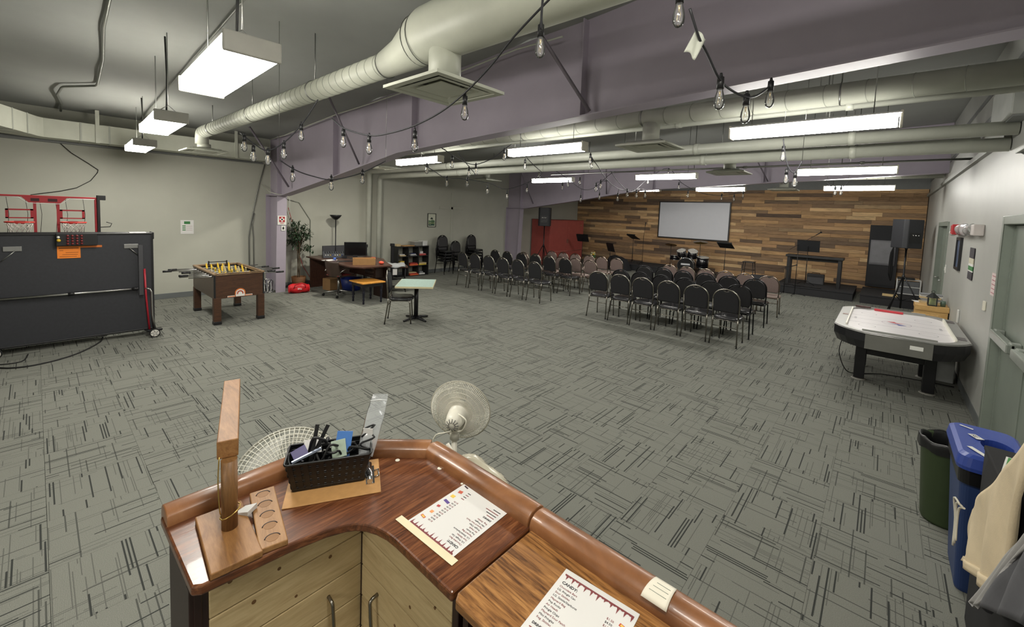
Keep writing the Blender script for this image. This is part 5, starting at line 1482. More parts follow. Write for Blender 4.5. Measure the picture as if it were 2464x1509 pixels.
# ------------------------------------------------------------ right side
# ---- air hockey table
t = thing('air_hockey_table', 'air hockey table with white rink against the right wall', 'air hockey table', (.205, 7.46, 0))
def octo(hx, hy, cx, cy, k=4):
    """rectangle with big rounded chamfers"""
    P = []
    for (sx, sy, order) in ((1, -1, 0), (1, 1, 1), (-1, 1, 0), (-1, -1, 1)):
        a = (sx * (hx - cx), sy * hy); b = (sx * hx, sy * (hy - cy)); c_ = (sx * hx, sy * hy)
        if order == 1: a, b = b, a
        for i in range(k + 1):
            f = i / k
            q = ((1 - f) ** 2 * a[0] + 2 * f * (1 - f) * (a[0] * .3 + b[0] * .3 + c_[0] * .4) + f * f * b[0],
                 (1 - f) ** 2 * a[1] + 2 * f * (1 - f) * (a[1] * .3 + b[1] * .3 + c_[1] * .4) + f * f * b[1])
            P.append(q)
    return P
O = octo(.598, 1.04, .31, .33)
Ob = octo(.56, 1.0, .30, .32)
n = len(O)
m = MB(); m._add([(x, y, .735) for x, y in O] + [(x, y, .64) for x, y in O] + [(x, y, .545) for x, y in Ob], [(q * n + i, q * n + (i + 1) % n, (q + 1) * n + (i + 1) % n, (q + 1) * n + i) for q in (0, 1) for i in range(n)] + [tuple(range(2 * n, 3 * n))], False)
m.build('apron', mat('hockey_black', (24, 24, 27), .35, var=.06), t)
silver = mat('hockey_silver', (150, 150, 146), .38, .4, var=.04)
I = octo(.475, .935, .14, .2)
m = MB(); m._add([(x, y, .752) for x, y in O] + [(x, y, .752) for x, y in I] + [(x, y, .735) for x, y in O] + [(x, y, .73) for x, y in I],
                 [(i, (i + 1) % n, n + (i + 1) % n, n + i) for i in range(n)] + [(i, (i + 1) % n, 2 * n + (i + 1) % n, 2 * n + i) for i in range(n)] + [(n + i, n + (i + 1) % n, 3 * n + (i + 1) % n, 3 * n + i) for i in range(n)])
m.build('top_deck', silver, t)
MB().tube([(x, y, .738) for x, y in O], .008, 6, closed=True).build('edge_trim', steel_m, t)
m = MB(); m._add([(x * 1.001, y * 1.001, .731) for x, y in I], [tuple(range(n))]); m.build('rink', mat('rink_white', (232, 228, 230), .3, var=.01), t)
rk = mat('rink_rail', (226, 224, 210), .4)
MB().b2(-.488, -.474, -.72, .72, .731, .772).build('rail', rk, t); MB().b2(.474, .488, -.72, .72, .731, .772).build('rail', rk, t)
MB().b2(-.32, .32, -.95, -.936, .731, .768).build('rail', silver, t); MB().b2(-.32, .32, .936, .95, .731, .768).build('rail', silver, t)
lineg = mat('rink_line', (110, 106, 116), .5, var=0)
def circ(x, y, r, m_, z=.7318, w=.0035):
    a = [(math.cos(k * math.pi / 18), math.sin(k * math.pi / 18)) for k in range(36)]
    q = MB(); q._add([(x + r * c_, y + r * s_, z) for c_, s_ in a] + [(x + (r - w) * c_, y + (r - w) * s_, z) for c_, s_ in a], [(i, (i + 1) % 36, 36 + (i + 1) % 36, 36 + i) for i in range(36)])
    return q.build('rink_circle', m_, t)
circ(0, -.02, .145, mat('rink_purple', (120, 80, 110), .5, var=0))
for x in (-.285, .275):
    for y in (-.48, .5): circ(x, y, .085, lineg)
for y in (-.3, .0, .28): MB().b2(-.47, .47, y - .0015, y + .0015, .7312, .7316).build('rink_line', lineg, t)
def flat(poly, z, m_, nm='rink_print'):
    q = MB(); q._add([(x, y, z) for x, y in poly], [tuple(range(len(poly)))]); return q.build(nm, m_, t)
flat([(-.10, .05), (-.02, .10), (.0, .04), (.09, .05), (-.01, -.015)], .7322, mat('print_red', (196, 60, 72), .5))
flat([(.10, -.09), (.02, -.14), (.0, -.08), (-.09, -.09), (.01, -.025)], .7322, mat('print_blue', (70, 76, 150), .5))
for y in (-.03, .05):
    flat([(-.43, y), (-.405, y), (-.405, y + .03), (-.43, y + .03)], .7322, lineg); flat([(.40, y), (.425, y), (.425, y + .03), (.40, y + .03)], .7322, lineg)
for y in (-.52, .62): MB().b2(.505, .575, y - .09, y + .09, .752, .755).build('score_window', mat('score_dark', (48, 34, 38), .3), t)
MB().b2(-.56, -.50, .02, .12, .752, .756).build('badge', mat('badge_tan', (120, 96, 84), .4), t)
MB().b2(-.285, .285, -1.046, -1.03, .56, .738).build('end_panel', mat('hockey_grey', (112, 112, 106), .4, .2), t)
MB().b2(.10, .21, -1.05, -1.045, .64, .685).build('name_label', white_m, t, bev=.003)
for x in (-.32, .325):
    for y in (-.36, .36):
        l = MB().b2(x - .055, x + .055, y - .05, y + .05, .02, .56).build('leg', MATS['hockey_black'], t, bev=.006)
        MB().cyl((x, y, 0), (x, y, .012), .08, .07, 20).build('foot_disc', mat('foot_grey', (150, 148, 140), .5), l)
for y in (-.36, .36): MB().b2(-.27, .275, y - .015, y + .015, .34, .55).build('stretcher_panel', MATS['hockey_black'], t)
tag(MB().b2(-.16, .16, -.018, .018, 0, .03).build('red_stick', mat('stick_red', (206, 54, 66), .4), None, (.13, 8.33, .7325), R(-4), bev=.006), 'red bar lying along the far edge of the air hockey rink', 'bar')
tag(MB().b2(-.09, .09, -.02, .02, 0, .025).build('dark_brush', mat('brush_dark', (70, 44, 40), .6), None, (-.16, 8.36, .7525), R(-4), bev=.006), 'dark brush on the far corner of the air hockey table', 'brush')
tag(MB().b2(-.14, .14, -.02, .02, 0, .012).build('wood_strip', ply, None, (.52, 8.46, .7525), R(-10)), 'wooden strip at the far right corner of the air hockey table', 'strip')
wire('hockey_cable', 'black power lead hanging from the air hockey table', spline([(-.30, 6.95, .55), (-.33, 6.93, .35), (-.26, 7.0, .12), (-.16, 7.25, .012), (.1, 7.5, .012), (.5, 7.6, .012), (.8, 7.62, .012)]), .006, rubber_m)
# things stored below it at the wall
t = thing('storage_crate', 'white crate with a blue lid stored under the air hockey table', 'crate', (.66, 8.0, 0))
MB().b2(-.15, .15, -.2, .2, 0, .3).build('crate', mat('crate_pale', (170, 172, 170), .5), t, bev=.01)
MB().b2(-.16, .16, -.21, .21, .3, .36).build('lid', blue_m, t, bev=.01)

# ---- things on the right wall
XW = XR - .001
t = thing('emergency_light', 'emergency light unit wrapped in clear film with red sign on right wall', 'emergency light', (XW, 0, 0))
MB().b2(-.09, 0, 7.2, 7.42, 1.93, 2.06).build('battery_box', mat('offwhite_box', (206, 198, 194), .5), t, bev=.01)
def film(u, v):
    a = math.pi * v
    y = 7.42 + 1.45 * u
    r = .06 + .02 * math.sin(11 * u) + .012 * math.sin(23 * u + 2)
    return (-.06 - r * math.sin(a) * .8, y, 1.995 - .075 * math.cos(a) + .01 * math.sin(9 * u + 3 * v))
MB().grid(film, 40, 12).build('film_wrap', glass('film_cloudy', (226, 228, 230), .5, .15), t)
MB().tube([(-.05, 7.42 + .07 * k, 1.99 + .02 * math.sin(k)) for k in range(20)], .012, 6).build('cable_arm', white_m, t)
MB().b2(-.12, -.0, 8.9, 8.95, 1.92, 2.07).b2(-.1, -.02, 8.95, 9.35, 1.93, 2.06).build('red_sign', mat('exit_red', (176, 34, 40), .4), t, bev=.006)
MB().cyl((-.06, 9.36, 1.95), (-.06, 9.46, 1.94), .035, .045, 12).build('lamp_head', white_m, t)
t = thing('framed_poster', 'black framed blue poster on the right wall', 'picture', (XW, 9.07, 1.64))
MB().b2(-.03, 0, -.235, -.2, -.24, .24).b2(-.03, 0, .2, .235, -.24, .24).b2(-.03, 0, -.2, .2, .2, .24).b2(-.03, 0, -.2, .2, -.24, -.2).build('frame', black_m, t)
MB().b2(-.012, 0, -.2, .2, -.2, .2).build('sheet', mat('poster_blue', (66, 82, 110), .5, var=.2, scale=5), t)
t = thing('wall_banner', 'dark banner with white and green bands on the right wall', 'banner', (XW, 7.83, 1.57))
def bn(z0, z1, m_, inset=0): MB().b2(-.012, -.004, -.17 + inset, .17 - inset, z0, z1).build('band', m_, t)
bn(-.2, -.1, mat('banner_dark', (52, 48, 54), .7)); bn(-.1, -.085, paper_m); bn(-.085, -.03, green_m); bn(-.03, -.0, paper_m); bn(.0, .07, mat('banner_cream', (196, 192, 170), .7)); bn(.07, .2, MATS['banner_dark'])
t = thing('wall_poster', 'pale pink handwritten poster beside the near door', 'poster', (XW, 6.34, 1.46))
MB().b2(-.004, 0, -.13, .10, -.115, .11).build('sheet', mat('pink_paper', (214, 196, 194), .7), t)
for k in range(5): MB().b2(-.0046, -.004, -.1 + .01 * (k % 2), .07, .075 - k * .042, .085 - k * .042).build('marker_line', mat('pink_ink', (176, 120, 124), .7), t)
t = thing('thermostat', 'small ivory wall control beside the near door', 'thermostat', (XW, 6.62, 1.2))
MB().b2(-.02, 0, -.035, .035, -.05, .05).build('body', cream_m, t, bev=.006)
t = thing('wall_plate', 'tall white plate low on the right wall above the air hockey table', 'plate', (XW, 8.42, .80))
MB().b2(-.02, 0, -.035, .035, -.09, .09).build('body', white_m, t, bev=.006)
t = thing('light_switch', 'white light switch beside the far door', 'switch', (XW, 10.62, 1.3))
MB().b2(-.012, 0, -.06, .06, -.07, .07).build('plate', white_m, t, bev=.004); MB().b2(-.02, -.012, -.012, .012, -.03, .03).build('toggle', white_m, t)
t = thing('wall_unit', 'plain grey box unit high on the right wall above the near door', 'wall unit', (XW, 6.1, 3.0))
MB().b2(-.12, 0, -.5, .5, 0, .37).build('casing', mat('heater_grey', (150, 152, 146), .5), t, bev=.01)
MB().b2(-.10, 0, -.47, .47, -.012, 0).build('lower_lip', greyst_m, t)
t = thing('wall_bracket', 'grey ledge bracket on the right wall above the near door', 'bracket', (XW, 4.45, 2.53))
MB().b2(-.16, 0, -.5, .5, .05, .08).build('ledge', MATS['heater_grey'], t, bev=.004)
for y in (-.42, .42): MB()._add([(0, y - .01, -.06), (0, y + .01, -.06), (0, y - .01, .05), (0, y + .01, .05), (-.15, y - .01, .05), (-.15, y + .01, .05)], [(0, 1, 3, 2), (2, 3, 5, 4), (0, 1, 5, 4), (0, 2, 4), (1, 3, 5)]).build('gusset', greyst_m, t)

# ---- bins
t = thing('waste_bin', 'dark green waste bin with black liner near the right wall', 'bin', (.44, 4.05, 0))
MB().lathe([(.001, 0), (.105, 0), (.112, .02), (.145, .55), (.15, .56), (.146, .565), (.138, .55), (.10, .03), (.001, .03)], 24).build('body', greenbin_m, t)
def liner(u, v):
    a = 2 * math.pi * v
    prof = [(.158, .50), (.156, .562), (.148, .572), (.134, .55), (.12, .40), (.02, .34)]
    q = u * 5; i = min(int(q), 4); f = q - i
    r = prof[i][0] * (1 - f) + prof[i + 1][0] * f + .004 * math.sin(11 * a + 5 * u); z = prof[i][1] * (1 - f) + prof[i + 1][1] * f + .006 * math.sin(7 * a + 3 * u)
    return (r * math.cos(a), r * math.sin(a), z)
MB().grid(liner, 10, 40).build('liner', mat('black_bag', (20, 20, 22), .3), t)
t = thing('recycling_bin', 'tall blue recycling bin with open lid next to green bin', 'bin', (.525, 3.49, 0))
m = MB()
def rr(hx, hy, r, z, k=5):
    P = []
    for (sx, sy, a0) in ((1, -1, -90), (1, 1, 0), (-1, 1, 90), (-1, -1, 180)):
        for i in range(k + 1):
            a = R(a0 + 90 * i / k); P.append((sx * (hx - r) + r * math.cos(a), sy * (hy - r) + r * math.sin(a), z))
    return P
def loft(loops, caps=(True, True)):
    m = MB(); n = len(loops[0]); vs = [p for L in loops for p in L]
    fs = [(q * n + i, q * n + (i + 1) % n, (q + 1) * n + (i + 1) % n, (q + 1) * n + i) for q in range(len(loops) - 1) for i in range(n)]
    if caps[0]: fs.append(tuple(range(n)))
    if caps[1]: fs.append(tuple(range((len(loops) - 1) * n, len(loops) * n)))
    return m._add(vs, fs, False)
loft([rr(.085, .165, .03, 0), rr(.09, .17, .03, .02), rr(.125, .245, .035, .70)], (True, False)).build('body', bluedk_m, t, bev=.004)
loft([rr(.130, .252, .04, .64), rr(.134, .256, .04, .715), rr(.12, .24, .04, .72)], (False, False)).build('liner', MATS['black_bag'], t)
hole = [(.065 * math.cos(2 * math.pi * i / 24 - math.pi * .75 + .1), .07 + .10 * math.sin(2 * math.pi * i / 24 - math.pi * .75 + .1), .80) for i in range(24)]
hole = [(.03 + p[0], p[1] - .09, p[2]) for p in hole]
loft([rr(.142, .268, .05, .72), rr(.146, .272, .05, .74), rr(.138, .262, .05, .79), rr(.12, .245, .05, .805)], (False, False)).build('lid_skirt', blue_m, t)
top = rr(.12, .245, .05, .805)
n = len(top)
lo = [(p[0], p[1], .70) for p in hole]
m = MB(); m._add(top + hole + lo, [(i, (i + 1) % n, n + (i + 1) % n, n + i) for i in range(n)] + [(n + i, n + (i + 1) % n, 2 * n + (i + 1) % n, 2 * n + i) for i in range(n)])
m.build('lid', blue_m, t)
lab = MB().b2(-.032, .032, -.018, .018, 0, .001).build('lid_label', white_m, t, (-.045, .05, .8065), R(-62)); text('RE', .034, ink_m, lab, (-.024, -.012, .0012))
MB().b2(-.03, .03, -.006, .006, 0, .001).build('lid_mark', white_m, t, (-.07, .18, .8075), R(-30)); MB().b2(-.06, .06, -.012, .012, 0, .001).build('lid_mark', white_m, t, (-.06, -.19, .8075), R(-60))

# ---- merchandise table with hanging clothes at the right edge
t = thing('merchandise_table', 'black draped table at the right edge beside the bins', 'table', (.655, 2.1, 0))
def skirt(u, v):
    P = [(-.20, 1.0), (-.20, -1.1), (.19, -1.1), (.19, 1.0)]
    q = (u * 4) % 4; i = int(q) % 4; f = q - int(q)
    a, b = P[i], P[(i + 1) % 4]
    w_ = .012 * math.sin(60 * u) * (1 - v)
    return ((a[0] + (b[0] - a[0]) * f) * (1 + w_), (a[1] + (b[1] - a[1]) * f) * (1 + w_ * .3), .005 + .9 * v)
drk = mat('black_drape', (18, 18, 20), .9, var=.2)
MB().grid(skirt, 80, 6).build('skirt', drk, t)
MB().b2(-.205, .19, -1.1, 1.0, .90, .925).build('table_top', drk, t, bev=.006)
t = thing('green_game_box', 'green and white boxed game on the black draped table', 'box', (.525, 2.86, .9255), R(-12))
MB().b2(-.045, .10, -.11, .11, 0, .012).build('box', white_m, t); MB().b2(-.038, .10, -.103, .103, .012, .0125).build('cover_print', mat('bright_green', (60, 140, 60), .5), t); MB().b2(.0, .06, -.03, .03, .0125, .013).build('cover_emblem', mat('emblem_coral', (196, 80, 50), .5), t)
t = thing('tape_roll', 'white roll of tape on the black draped table', 'tape', (.68, 2.72, .9255))
MB().lathe([(.035, 0), (.055, 0), (.055, .04), (.035, .04), (.035, 0)], 24).build('roll', white_m, t)
t = thing('maroon_cap', 'maroon cap at the back of the black draped table', 'cap', (.70, 3.0, .9255), R(80))
MB().lathe([(.09, 0), (.092, .03), (.08, .075), (.05, .105), (.001, .115)], 20).build('crown', mat('maroon_cloth', (84, 24, 32), .8), t)
MB().grid(lambda u, v: ((.07 + .09 * v) * math.cos(R(-50 + 100 * u)), (.07 + .09 * v) * math.sin(R(-50 + 100 * u)), .012 - .015 * v), 10, 4, True, .004).build('visor', MATS['maroon_cloth'], t)
def garment(name, x, c4, m_, label, fold=.012, nf=5, tilt=.05):
    """cloth hanging in a near-vertical plane close to x, corners given as (y, z)"""
    BL, BR, TR, TL = c4
    org = Vector((x, BL[0], min(BL[1], BR[1])))
    def fn(a, b):
        y = (BL[0] * (1 - a) + BR[0] * a) * (1 - b) + (TL[0] * (1 - a) + TR[0] * a) * b
        z = (BL[1] * (1 - a) + BR[1] * a) * (1 - b) + (TL[1] * (1 - a) + TR[1] * a) * b
        d = fold * math.sin(nf * math.pi * a + 2 * b) * (1.1 - b * .6) + .006 * math.sin(13 * a + 7 * b) + tilt * b
        return (d, y - org.y, z - org.z)
    t = thing(name, label, 'clothing', org)
    MB().grid(fn, 26, 22, True, .016).build('cloth', m_, t)
    return t, fn
creamc = mat('cream_fleece', (214, 196, 164), .9, var=.06, scale=9, bump=.3, bscale=300)
g, fn = garment('sweatshirt', .395, ((2.88, .42), (2.25, .66), (2.0, 1.40), (2.87, .68)), creamc, 'cream sweatshirt hanging over the black draped table', tilt=.0)
MB().grid(lambda a, b: Vector(fn(a, b * .10)) + Vector((-.006, 0, -.004)), 26, 3, True, .02).build('hem_band', creamc, g)
for k in range(3):
    MB().tube(spline([(-.014 - .006 * k, .0 + .012 * k, .25), (-.024 - .006 * k, .05 + .032 * k, .215 + .01 * k), (-.024, .06 + .03 * k, .13), (-.024, .04 + .03 * k, .06 - .03 * k)]), .005, 5).build('drawstring', mat('string_cream', (206, 200, 184), .8), g)
garment('sweatshirt', .372, ((2.37, .54), (1.85, .86), (1.6, 1.6), (2.02, 1.06)), mat('charcoal_fleece', (92, 92, 96), .9, var=.1, scale=9), 'grey sweatshirt at the lower right corner')
garment('scarf', .358, ((2.39, .53), (2.30, .58), (1.97, 1.06), (2.05, 1.05)), mat('pale_grey_fleece', (172, 170, 168), .9, var=.06, scale=9), 'pale grey strip of cloth over the grey sweatshirt', .004, 3)
garment('jacket', .425, ((2.90, .62), (2.3, .8), (2.0, 1.44), (2.86, .76)), mat('black_jacket', (22, 22, 25), .85), 'black jacket behind the cream sweatshirt', .006, 4, .01)
for z, y, l in ((.60, 3.13, 'upper white sheet pinned to the draped table end'), (.36, 3.14, 'lower white sheet pinned to the draped table end')):
    tag(MB().b2(-.055, .04, -.002, .002, 0, .1).build('paper_sheet', mat('lilac_paper', (214, 208, 220), .7), None, (.452, y - .18, z), R(80)), l, 'paper')

# ------------------------------------------------------------ the bar
ZT = .97
walnut = wood('walnut_laminate', (58, 30, 16), (98, 56, 32), (138, 88, 54), (11, .9, 11), .28, nscale=2.6, distort=2.2, spread=(.34, .5, .66), coat=.15)
oak = wood('oak_laminate', (78, 48, 26), (138, 94, 52), (172, 124, 72), (.9, 12, 12), .3, nscale=2.6, distort=2.0, spread=(.38, .5, .62), coat=.15)
dark_w = mat('bar_dark_wood', (40, 20, 16), .45, var=.1)
def leather_mat():
    t = NT('brown_leather')
    v = t.coord('Object')
    n1 = t.noise(v, 5, 6, .6, .4); n2 = t.noise(v, 90, 3)
    t.link(t.ramp(n1, [(.3, lin((100, 62, 36))), (.55, lin((136, 90, 56))), (.78, lin((166, 118, 78)))]), t.b.inputs['Base Color'])
    t.b.inputs['Roughness'].default_value = .34
    t.b.inputs['Coat Weight'].default_value = .2
    t.bump(n2, .12, .002)
    return t.m
leather = leather_mat()
pine = wood('pine_board', (172, 148, 108), (198, 176, 134), (210, 190, 150), (1.2, 1.2, 10), .55, rnd=True, nscale=2.4, spread=(.3, .55, .75))

inner = [(-.785, .705), (-1.05, .705)] + [(-1.05 - .17 * math.sin(a * R(15)), .705 - .0 - .10 * (1 - math.cos(a * R(15)))) for a in range(1, 6)] + [(-1.235, .58), (-1.255, .48), (-1.275, .265), (-1.29, .245)]
outer = [(-1.66, .24), (-1.665, .80), (-1.36, 1.105), (-.785, 1.105)]
bar = thing('bar_counter', 'walnut topped bar counter with leather rail and rounded inner corner', 'bar counter', (0, 0, 0))
MB().prism(inner + outer, ZT - .03, ZT).build('counter_top', walnut, bar, bev=.006)
def padrail(pts, parent, nm='arm_rail'):
    """padded leather rail of half-round section along the points"""
    prof = [(-.046, -.03), (-.046, .0), (-.040, .018), (-.022, .029), (.0, .032), (.022, .029), (.040, .018), (.046, .0), (.046, -.045), (.03, -.05)]
    P = [Vector(p) for p in pts]; loops = []
    for i, p in enumerate(P):
        if i == 0: d = P[1] - P[0]; k = 1
        elif i == len(P) - 1: d = P[-1] - P[-2]; k = 1
        else:
            a, b = (P[i] - P[i - 1]).normalized(), (P[i + 1] - P[i]).normalized(); d = a + b; k = 1 / max(.5, math.sqrt((1 + a.dot(b)) / 2))
        d.normalize(); nrm = Vector((-d.y, d.x, 0))
        loops.append([tuple(p + nrm * (a * k) + Vector((0, 0, b))) for a, b in prof])
    m = MB(); n = len(prof); vs = [q for L in loops for q in L]
    fs = [(q * n + i, q * n + (i + 1) % n, (q + 1) * n + (i + 1) % n, (q + 1) * n + i) for q in range(len(loops) - 1) for i in range(n)] + [tuple(range(n)), tuple(range((len(loops) - 1) * n, len(loops) * n))]
    m._add(vs, fs, True)
    return m.build(nm, leather, parent, bev=.004)
zr = ZT + .012
padrail([(-1.632, .245, zr), (-1.634, .5, zr), (-1.636, .792, zr)], bar)
padrail([(-1.63, .798, zr), (-1.497, .93, zr), (-1.352, 1.073, zr)], bar)
padrail([(-1.346, 1.075, zr), (-1.05, 1.074, zr), (-.79, 1.072, zr)], bar)
# carcass: dark outside skin, pine boards inside
sk = MB().b2(-1.625, -1.605, .26, .80, 0, ZT - .03).b2(-1.34, -.79, 1.055, 1.075, 0, ZT - .03)
sk.box((-1.48, .93, (ZT - .03) / 2), (.40, .02, ZT - .03), R(45))
sk.build('outer_skin', dark_w, bar)
MB().b2(-1.625, -1.315, .255, .275, 0, ZT - .03).b2(-1.345, -1.318, .245, .29, 0, ZT - .03).build('end_panel', dark_w, bar, bev=.003)
MB().b2(-.815, -.79, .735, 1.05, 0, ZT - .03).build('end_panel', dark_w, bar, bev=.003)
H_ = .118
for k in range(8):
    z1 = ZT - .03 - k * H_; z0 = max(.005, z1 - H_ + .003)
    MB().b2(-.009, .009, -.235, .235, -(z1 - z0) / 2, (z1 - z0) / 2).build('pine_board', pine, bar, (-1.325, .525, (z0 + z1) / 2), bev=.003)
    MB().b2(-.245, .245, -.009, .009, -(z1 - z0) / 2, (z1 - z0) / 2).build('pine_board', pine, bar, (-1.07, .753, (z0 + z1) / 2), bev=.003)
rkn = random.Random(6)
kn = mat('pine_knot', (104, 74, 42), .6)
for (y, z) in ((.34, .905), (.40, .80), (.47, .86), (.52, .735), (.60, .90), (.63, .80), (.36, .70), (.50, .63)):
    MB().cyl((-1.3175, y, z), (-1.3153, y, z), rkn.uniform(.004, .007), n=10).build('knot', kn, bar)
for (x, z) in ((-1.2, .88), (-1.02, .74), (-.9, .82), (-1.1, .62)):
    MB().cyl((x, .7455, z), (x, .7433, z), rkn.uniform(.004, .006), n=10).build('knot', kn, bar)
MB().b2(-1.322, -1.310, .742, .765, 0, ZT - .03).build('corner_strip', dark_w, bar)
def pull(p0, p1, out, parent):
    a, b, o = Vector(p0), Vector(p1), Vector(out)
    return MB().tube(spline([a, a + o * .9 + (b - a) * .05, a.lerp(b, .3) + o * 1.0, a.lerp(b, .7) + o * 1.0, b + o * .9 - (b - a) * .05, b]), .006, 8).build('door_pull', dull_m, parent)
pull((-1.316, .625, .66), (-1.316, .632, .53), (.03, 0, 0), bar)
pull((-1.205, .744, .66), (-1.19, .744, .53), (0, -.03, 0), bar)
rk_ = random.Random(2)
# second counter
bar2 = thing('bar_counter', 'orange oak topped bar counter section in the foreground', 'bar counter', (0, 0, 0))
MB().prism([(-.778, 1.105), (-.778, .72), (-.765, .70), (.5, .70), (.5, 1.105)], ZT - .032, ZT - .002).build('counter_top', oak, bar2, bev=.006)
padrail([(-.783, 1.072, zr - .002), (-.3, 1.068, zr - .002), (.5, 1.066, zr - .002)], bar2)
MB().b2(-.77, -.75, .735, 1.05, 0, ZT - .032).b2(-.77, .5, 1.05, 1.07, 0, ZT - .032).b2(.48, .5, .735, 1.05, 0, ZT - .032).build('carcass', dark_w, bar2)
MB().b2(-.70, .45, .745, .765, 0, ZT - .032).build('white_panel', mat('panel_white', (190, 188, 180), .5), bar2)

# ---- things on the bar
def tile_thing(name, label, cat, dims, m_, loc, rz=0, bev=.002):
    return tag(MB().b2(-dims[0] / 2, dims[0] / 2, -dims[1] / 2, dims[1] / 2, 0, dims[2]).build(name, m_, None, loc, rz, bev=bev), label, cat)
# peg stand: base board, dowel, long arm
blockw = wood('block_wood', (104, 68, 36), (140, 98, 56), (164, 120, 74), (2, 14, 14), .5, nscale=2.2)
t = thing('wooden_stand', 'wooden post stand with a long arm at the left end of the bar', 'wooden stand', (-1.40, .357, ZT + .0005), R(-5))
MB().b2(-.145, .135, -.062, .062, 0, .02).build('base_board', blockw, t, bev=.003)
MB().cyl((-.03, .01, .02), (-.03, .01, .235), .0215, n=20).build('post', wood('dowel_wood', (86, 58, 30), (120, 84, 46), (140, 102, 60), (10, 10, 2), .5), t)
ax, ay = Vector((-.04, .008)), Vector((-.55, .11))
d = (ay - ax).normalized(); nn = Vector((-d.y, d.x)) * .0275
pl = [ax + nn, ax - nn, ay - nn, ay + nn]
MB().prism([tuple(p) for p in pl], .235, .29).build('arm', blockw, t, bev=.003)
MB().tube(spline([(-.03, -.015, .25), (-.02, -.02, .18), (-.012, -.018, .10), (-.015, -.015, .08)]), .0018, 5).tube([(-.02 + .022 * math.cos(a * .52), .01 + .026 * math.sin(a * .52), .075 + .012 * math.sin(a * .52)) for a in range(12)], .002, 5, closed=True).build('brass_wire', mat('brass', (196, 166, 96), .3, .9), t)
t = thing('crescent_board', 'wooden board with five crescent grooves beside the post stand', 'wooden board', (-1.405, .467, ZT + .0005), R(-12))
MB().b2(-.15, .145, -.037, .037, 0, .018).build('board', wood('groove_wood', (120, 84, 48), (152, 110, 66), (168, 128, 82), (2, 14, 14), .5), t, bev=.003)
for k in range(5):
    x = -.12 + k * .058
    MB().tube([(x + .0 - .016 * math.sin(math.pi * i / 10), .02 * math.cos(math.pi * i / 10), .0182) for i in range(11)], .0018, 5).build('groove', dark_w, t)
    MB().cyl((x, 0, .0175), (x, 0, .0186), .017, n=20).build('shallow_cup', mat('cup_shade', (142, 102, 62), .6), t)
t = thing('folded_note', 'small folded white note beside the wooden post', 'note', (-1.47, .42, ZT + .021), R(20))
MB()._add([(-.02, -.02, 0), (.03, -.01, .0), (.02, .03, .0), (-.02, .02, .0), (-.02, -.02, .001), (.03, -.01, .014), (.02, .03, .016), (-.02, .02, .001)], [(4, 5, 6, 7), (0, 1, 2, 3), (0, 1, 5, 4), (1, 2, 6, 5), (2, 3, 7, 6), (3, 0, 4, 7)]).build('paper', paper_m, t)
# clipboard
CB = math.atan2(.877, .48)
t = thing('clipboard', 'brown hardboard clipboard under the black basket', 'clipboard', (-1.437, .705, ZT + .0005), CB)
MB().b2(-.16, .155, -.105, .105, 0, .004).build('board', mat('hardboard', (186, 140, 86), .6, var=.06, scale=40), t, bev=.002)
c_ = MB().b2(.105, .135, -.055, .055, .004, .008)
c_.tube([(.118, -.055, .016), (.118, .055, .016)], .010, 10)
c_.build('clip', chrome_m, t)
MB().tube([(.135, -.02, .008), (.15, -.02, .012), (.15, .02, .012), (.135, .02, .008)], .003, 5).build('clip_lever', chrome_m, t)
# black woven basket
t = thing('woven_basket', 'black woven basket full of lanyards and cables on the bar', 'basket', (-1.47, .70, ZT + .005), CB)
def ring4(hx, hy, z, k=6): return [(a[0], a[1], z) for a in [(p[0], p[1]) for p in rr(hx, hy, .012, 0, 2)]]
strap = mat('basket_strap', (13, 13, 14), .36, var=.15, scale=30)
loft([ring4(.122, .052, 0), ring4(.142, .068, .108)], (True, False)).build('wall', strap, t)
for s in range(2):
    for k in range(4):
        z = .014 + k * .025; f = z / .108
        hx, hy = .122 + .02 * f, .052 + .016 * f
        MB().tube([(p[0] * 1.004, p[1] * 1.006, z + (.003 if s else -.003)) for p in ring4(hx, hy, z)], .0022 if s else .0015, 4, closed=True).build('weave_band', strap, t)
for k in range(11):
    x = -.11 + k * .022
    MB()._add([(x - .008, -.0535, .002), (x + .008, -.0535, .002), (x * 1.15 + .008, -.0705, .106), (x * 1.15 - .008, -.0705, .106), (x - .008, -.0525, .002), (x + .008, -.0525, .002), (x * 1.15 + .008, -.0685, .106), (x * 1.15 - .008, -.0685, .106)], [(0, 1, 2, 3), (4, 5, 6, 7), (0, 1, 5, 4), (2, 3, 7, 6), (1, 2, 6, 5), (0, 3, 7, 4)]).build('weave_stake', strap, t)
MB().tube([(p[0], p[1], .108) for p in ring4(.143, .069, 0)], .004, 6, closed=True).build('rim', strap, t)
BAS = Matrix.Translation((-1.47, .70, ZT + .005)) @ Matrix.Rotation(CB, 4, 'Z')
rb = random.Random(12)
clabs = ['black lanyard cord lying at the left end of the basket', 'black cable looped in the middle of the basket', 'black strap sticking up at the left of the basket', 'second black strap standing up in the basket', 'black cable curled at the right of the basket', 'thin black cord draped over the cards in the basket', 'black cord at the front edge of the basket', 'thick black lead at the back of the basket']
for k in range(8):
    cx, cy = -.10 + .028 * k, rb.uniform(-.03, .03)
    pts = []
    for i in range(9):
        a = i * .8 + k
        pts.append((cx + rb.uniform(.02, .05) * math.cos(a), max(-.05, min(.05, cy + .03 * math.sin(a))), .07 + .05 * rb.random() + (.05 * math.sin(i * .4) if k in (2, 3) else 0)))
    o = MB().tube(spline([BAS @ Vector(p) for p in pts], 3), rb.choice((.003, .004, .005)), 6).build('lanyard_cord', (black_m, rubber_m)[k % 2])
    tag(o, clabs[k], 'cord', 'cords tangled in the basket')
